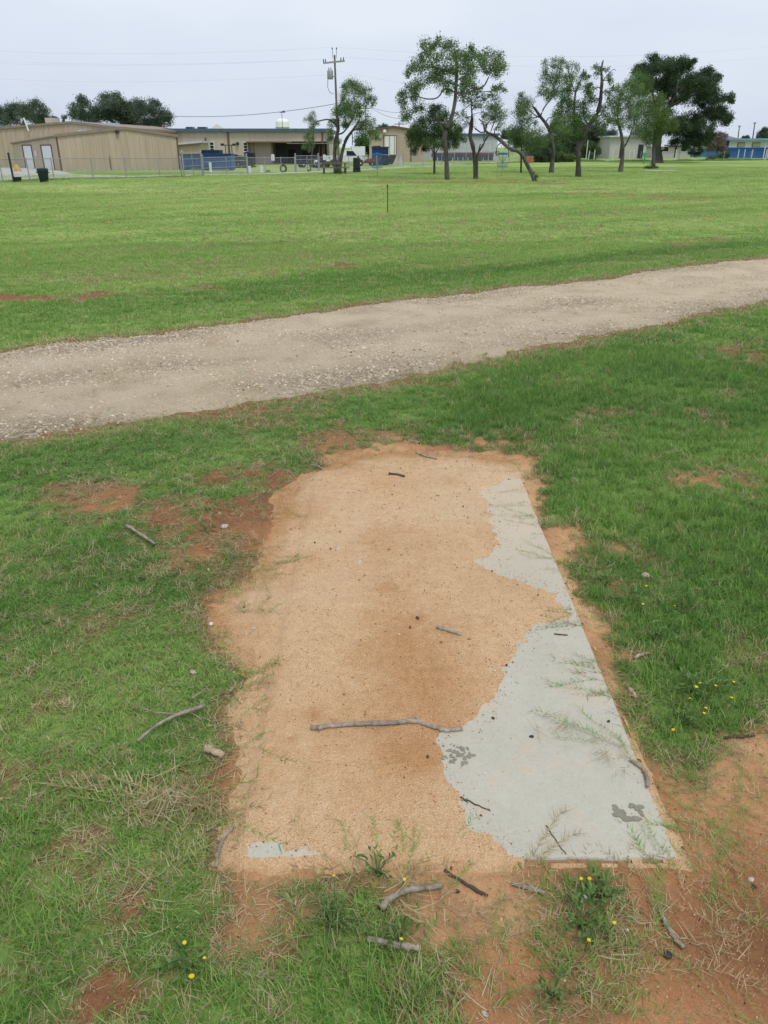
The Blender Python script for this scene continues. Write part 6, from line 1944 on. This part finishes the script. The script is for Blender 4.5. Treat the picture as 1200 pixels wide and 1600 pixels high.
def stick(pix, w0, w1, label, mat, forks=(), lift=0.0, cat="stick", knots=True, name="stick"):
    """stick lying on the surface along photo pixels; widths in photo pixels"""
    pts = [G(*q) for q in pix]
    o0 = pts[0].copy(); o0.z = 0
    def lay(pp, wa, wb, seed):
        rr = random.Random(seed)
        sc_ = (G(pix[0][0] + 1, pix[0][1]) - G(*pix[0])).x
        out, rad = [], []
        k_ = len(pp)
        for i in range(k_ - 1):
            p0, p1, p2, p3 = pp[max(i - 1, 0)], pp[i], pp[i + 1], pp[min(i + 2, k_ - 1)]
            for q_ in range(5):
                t = q_ / 5
                v = .5 * ((2 * p1) + (p2 - p0) * t + (2 * p0 - 5 * p1 + 4 * p2 - p3) * t * t + (3 * p1 - p0 - 3 * p2 + p3) * t ** 3)
                out.append(v)
        out.append(pp[-1])
        n_ = len(out)
        for i in range(n_):
            t = i / (n_ - 1)
            r_ = (wa + (wb - wa) * t) * .5 * sc_ * rr.uniform(.88, 1.12)
            if knots and rr.random() < .12: r_ *= 1.25
            rad.append(r_)
            v = out[i]
            v = Vector((v.x + rr.gauss(0, .0012), v.y + rr.gauss(0, .0012), sand_top(v.x, v.y) + r_ * .75 + lift))
            out[i] = v
        # a stiff stick bridges hollows: smooth the heights
        zs_ = [v.z for v in out]
        for _ in range(6): zs_ = [max(zs_[i], (zs_[max(i - 1, 0)] + zs_[min(i + 1, n_ - 1)]) / 2) for i in range(n_)]
        return [Vector((v.x, v.y, z_)) - o0 for v, z_ in zip(out, zs_)], rad
    mb_ = MB(); a_, r_ = lay(pts, w0, w1, len(label)); mb_.tube(a_, r_, 8)
    for j, (fp, fa, fb) in enumerate(forks):
        a_, r_ = lay([G(*q) for q in fp], fa, fb, j + 77); mb_.tube(a_, r_, 6)
    return tag(mb_.build(name, mat, None, True, loc=o0), label, cat)


stick([(487, 1153), (530, 1147), (570, 1143), (610, 1140), (648, 1137), (668, 1141), (693, 1148), (722, 1146)], 7.5, 7, "long grey stick lying across the sand onto bare concrete", m_stick, [([(645, 1138), (646, 1133), (650, 1131)], 5, 3)])
stick([(682, 994), (702, 999), (720, 1005)], 6, 5, "short grey stick alone on the sand beside the bare concrete", m_stick)
stick([(650, 708), (664, 716), (682, 722)], 3, 2.4, "pale forked twig at the far end of the sand", m_stick, [([(664, 716), (667, 707), (669, 699)], 2.2, 1.5)])
stick([(607, 750), (618, 751), (632, 754)], 4, 3, "short dark stick on the far half of the sand", m_stick_d)
stick([(485, 728), (496, 730), (507, 738)], 3.4, 2.5, "small pale bent twig by the red soil at the tee corner", m_stick)
stick([(638, 690), (655, 693)], 2.5, 2, "tiny pale twig in the dry grass behind the tee", m_stick, lift=.01)
stick([(199, 829), (220, 842), (243, 858)], 4, 3.5, "straight pale twig lying on grass beside the red soil", m_stick, lift=.018)
stick([(218, 1172), (245, 1150), (275, 1134), (322, 1117)], 4, 6, "grey forked branch lying in the grass near the sand edge", m_stick, [([(285, 1130), (245, 1127), (205, 1112)], 3, 1.5), ([(300, 1105), (325, 1088)], 3, 2)], lift=.03)
stick([(322, 1180), (336, 1184), (350, 1190)], 11, 10, "stubby barkless tan stick lying in grass by the sand", m_stick_p, lift=.012)
stick([(367, 1299), (352, 1315), (342, 1338), (339, 1362)], 7, 4.5, "grey twig leaning out of the grass by the bare concrete corner", m_stick, lift=.012)
stick([(596, 1430), (612, 1412), (635, 1401), (662, 1396), (692, 1393)], 11, 8, "thick curved grey stick in the weeds in front of the tee", m_stick, lift=.012)
stick([(574, 1480), (600, 1484), (625, 1491), (653, 1493)], 10, 9, "pale thick stick half buried in green weeds", m_stick, lift=.014)
stick([(694, 1363), (722, 1382), (762, 1404)], 5, 4, "brown thin stick slanting over the red soil by the curved stick", m_stick_d, lift=.004)
stick([(799, 1385), (822, 1391), (849, 1399)], 7, 6, "short grey stick between the slab edge and the flowering weeds", m_stick, lift=.004)
stick([(1029, 1423), (1040, 1448), (1052, 1470), (1069, 1486)], 7, 6.5, "pale bent stick on red soil to the side of the flowering weeds", m_stick, lift=.006)
stick([(983, 1196), (1002, 1208), (1009, 1222), (1010, 1238)], 5, 5, "crooked grey twig hugging the slab edge", m_stick, lift=.004)
stick([(720, 1252), (742, 1263), (766, 1273)], 2.6, 1.8, "fine dark twig on the bare concrete below the long stick", m_stick_d, [([(728, 1256), (730, 1262)], 2, 1)])
stick([(992, 1030), (1004, 1024), (1017, 1022)], 5, 4, "short tan stick at the sandy strip beside the slab", m_stick_p, lift=.004)
stick([(1130, 1156), (1155, 1153), (1180, 1151)], 4, 3, "dark twig on bare soil by the weed patch", m_stick_d, lift=.004)
stick([(865, 996), (886, 998)], 2.4, 2, "tiny dark twig on the concrete near the sand tongue", m_stick_d)
stick([(983, 1082), (994, 1096)], 6, 4, "pale bark sliver among runners at the slab edge", m_stick_p, lift=.01)
stick([(1010, 802), (1026, 805)], 3, 2, "thin brown twig in the thick grass beyond the slab", m_stick_d, lift=.02)
stick([(853, 1296), (866, 1316), (884, 1342)], 1.8, 1.4, "hair thin brown stem curving over the slab corner", m_stick_d, knots=False)

m_rock_l, m_rock_d, m_rock_p = painted("pale_stone", (.55, .49, .41), .9, .2, 40), painted("dark_stone", (.055, .05, .048), .8, .3, 40), painted("white_chip", (.74, .73, .71), .7, .08, 40)
m_rock_b = painted("pinkish_stone", (.52, .40, .34), .85, .15, 40)


def stone(px, py, wpx, label, mat, lift=0.0, flat=.65, name="stone"):
    g_ = G(px, py); s_ = (G(px + wpx / 2, py) - g_).x
    rr = random.Random(int(px * 3 + py))
    mb_ = MB().lathe([(.12, -.85), (.62, -.62), (.95, -.15), (.98, .15), (.75, .55), (.4, .8), (.1, .88)], 11)
    ph = [rr.uniform(0, 6.28) for _ in range(4)]
    vs_ = []
    for (x_, y_, z_) in mb_.v:
        a_ = math.atan2(y_, x_); k_ = 1 + .16 * math.sin(2 * a_ + ph[0]) + .09 * math.sin(3 * a_ + ph[1] + z_) + .06 * math.sin(5 * a_ + ph[2] + 2 * z_)
        vs_.append((x_ * k_ * s_, y_ * k_ * s_ * .8, z_ * s_ * flat * (1 + .1 * math.sin(3 * a_ + ph[3]))))
    mb_.v = vs_
    o = mb_.build(name, mat, None, True, loc=(g_.x, g_.y, sand_top(g_.x, g_.y) + s_ * flat * .55 + lift), rot=(rr.uniform(-.2, .2), rr.uniform(-.2, .2), rr.uniform(0, 6)))
    return tag(o, label, "stone")


stone(330, 978, 8, "small white pebble at the sand edge beside the grass", m_rock_p, .006)
stone(397, 988, 7, "small grey pebble on sand beside the white pebble", m_rock_l)
stone(351, 826, 13, "tan pebble on red soil below the thin grass", m_rock_l)
stone(1008, 905, 13, "pinkish stone among weeds beyond the sandy strip", m_rock_b, .012)
stone(912, 1413, 15, "white chip caught in the flowering weed clump", m_rock_p, .025)
stone(1043, 1495, 16, "dark rounded stone on red soil below the bent stick", m_rock_d)
stone(1173, 1376, 11, "pale pebble on the red soil corner", m_rock_l)
stone(1177, 1387, 10, "dark pebble touching the pale one on red soil", m_rock_d)
stone(757, 1588, 12, "pale stone on sandy soil in front of the weeds", m_rock_l)
stone(979, 1456, 7, "small pale chip beside the flowering weeds", m_rock_p, .004)
stone(830, 1157, 7, "dark pebble on the bare concrete beside the sand", m_rock_d)
stone(950, 1133, 6, "dark pebble near the concrete edge and runners", m_rock_d)
stone(791, 1045, 5, "dark pebble on the border of sand and concrete", m_rock_d)
stone(770, 1128, 6, "dark lump of soil by the end of the long stick", m_rock_d)
stone(302, 1054, 12, "flat brown disc of soil in the grass edge", m_rock_b, .012, .25)
stone(528, 868, 9, "chalky chip pressed into the sand", m_rock_l, -.004, .3)
stone(561, 888, 10, "second chalky chip set in the sand", m_rock_l, -.004, .3)
stone(652, 978, 7, "brown clod in the scuffed sand hollow", m_stick_d, 0, .7)
stone(715, 1395, 8, "brown clod next to the thin slanting stick", m_stick_d, 0, .7)
stone(757, 1214, 4, "tiny white chip on the concrete near the tread print", m_rock_p)

# broadleaf weeds with yellow flowers
m_wleaf = foliage("weed_leaf", (.045, .10, .02), (.105, .195, .045), (.19, .285, .08), .3)
m_petal = painted("yellow_petal", (.80, .58, .02), .6, .1, 60)
m_stem = painted("weed_stem", (.12, .17, .05), .7, .2, 40)


def leaf_mesh(name, mat, tone_v):
    V, F = [], []
    k_ = 5
    for i in range(k_ + 1):
        t = i / k_; w = .5 * math.sin(math.pi * min(1, t ** .75 * .93 + .05)) * .34
        z = .22 * math.sin(t * 2.2) - .05 * t
        V += [(t, -w, z + w * .25), (t, 0, z), (t, w, z + w * .25)]
    for i in range(k_):
        a_ = i * 3
        F += [(a_, a_ + 3, a_ + 4, a_ + 1), (a_ + 1, a_ + 4, a_ + 5, a_ + 2)]
    return np_mesh(name, np.array(V), np.array(F), mat, True, {'tone': np.full(len(V), tone_v)})


LEAF = [leaf_mesh("leaf", m_wleaf, t_) for t_ in (.2, .45, .7, .9)]
mbp = MB()
for i in range(10):
    A = 2 * math.pi * i / 10
    c_, s_ = math.cos(A), math.sin(A)
    mbp.add([(.1 * c_ - .12 * -s_ * 0, .1 * s_, .05), (c_ * .8 - s_ * .22, s_ * .8 + c_ * .22, .18), (c_, s_, .2), (c_ * .8 + s_ * .22, s_ * .8 - c_ * .22, .18)], [(0, 3, 2, 1)])
mbp.lathe([(.3, 0), (.34, .12), (.2, .25), (.05, .28)], 8)
_f = mbp.build("flower", m_petal); FLOWER = _f.data
bpy.data.objects.remove(_f)


def weed(px, py, spread, n_leaf, flowers, label, seed, leaf_len=.032, sprawl=True, name="weed_plant"):
    """low weed: crown of stems each carrying leaves, plus flowers on top"""
    rr = random.Random(seed)
    g_ = G(px, py); z0_ = sand_top(g_.x, g_.y)
    o = empty(name, (g_.x, g_.y, z0_), label, "weed", "broadleaf weeds round the tee")
    sp_ = (G(px + spread, py) - g_).x
    stems = MB(); tips = []
    for i in range(max(5, n_leaf // 4)):
        A = rr.uniform(0, 6.28); L_ = sp_ * rr.uniform(.35, 1.0)
        e = Vector((L_ * math.cos(A), L_ * math.sin(A) * .9, rr.uniform(.02, .05)))
        m_ = e * .5 + Vector((0, 0, .02))
        stems.tube([(0, 0, 0), m_, e], [.0022, .0018, .0012], 5); tips += [(m_, A), (e, A), (e * .75 + Vector((0, 0, .008)), A)]
    stems.build("stem", m_stem, o)
    for i in range(int(n_leaf * 1.5)):
        p_, A = tips[i % len(tips)]
        s_ = leaf_len * .68 * rr.uniform(.55, 1.3)
        q_ = make("leaf", rr.choice(LEAF), o, loc=p_ + Vector((rr.gauss(0, .006), rr.gauss(0, .006), rr.uniform(0, .008))), rot=(rr.uniform(-.4, .4), rr.uniform(-.6, .15), A + rr.gauss(0, 1.1)))
        q_.scale = (s_, s_, s_)
    for (fx_, fy_, w_) in flowers:
        f_ = G(fx_, fy_); z_ = .055 + rr.uniform(0, .015)
        P_ = Vector((f_.x * (1 - z_ / CAM_H) - g_.x, f_.y * (1 - z_ / CAM_H) - g_.y, z_))
        q_ = make("flower", FLOWER, o, loc=P_, rot=(rr.uniform(-.4, .1), rr.uniform(-.3, .3), rr.uniform(0, 6)))
        s_ = (G(fx_ + w_ / 2, fy_) - f_).x * .68; q_.scale = (s_, s_, s_)
        MB().tube([(P_.x * .8, P_.y * .8, 0), P_], .0014, 5).build("flower_stem", m_stem, o)
    return o


weed(1090, 1085, 62, 90, [(1088, 1074, 8), (1094, 1068, 7), (1118, 1072, 7), (1146, 1066, 6), (1143, 1091, 8), (1103, 1107, 8), (1100, 1115, 7), (1052, 1141, 8), (1078, 1092, 6)], "sprawling weed patch with many yellow flowers beyond the slab", 31, .026)
weed(1060, 1135, 45, 50, [], "low leafy weeds spreading from the yellow flowered patch to the slab edge", 32, .026)
weed(935, 1405, 52, 70, [(908, 1374, 9), (921, 1374, 9), (960, 1443, 10)], "leafy weed clump with yellow flowers in front of the slab", 33, .030)
weed(905, 1450, 45, 55, [(920, 1469, 9)], "leafy weed with one yellow flower below the white chip", 34, .030)
weed(300, 1520, 40, 30, [(300, 1530, 14), (320, 1501, 8), (289, 1477, 10)], "yellow flowered weed in the grass toward the path walker", 35, .034)
weed(520, 1455, 60, 110, [(522, 1372, 7)], "dense clover like weed in front of the small bare concrete strip", 36, .017)
weed(590, 1370, 42, 46, [(632, 1375, 8)], "dark green weed touching the sand edge beside the curved stick", 37, .024)
weed(620, 1480, 32, 30, [(627, 1471, 9)], "small weed with a yellow flower over the half buried stick", 38, .026)
weed(945, 915, 32, 40, [(1010, 915, 6)], "broadleaf weed beside the sandy strip under thick grass", 39, .030)
weed(985, 945, 34, 40, [(1005, 942, 6), (1055, 945, 5)], "broadleaf weed below the pinkish stone", 40, .030)
weed(860, 1560, 40, 45, [], "dark leafy weed on sandy soil in front of the flowering clumps", 41, .022)
weed(1020, 1000, 40, 30, [], "low leafy weed in turf beside the end of the sandy strip", 42, .026)
weed(325, 835, 16, 16, [], "single green weed on the red soil beside the tan pebble", 43, .03)
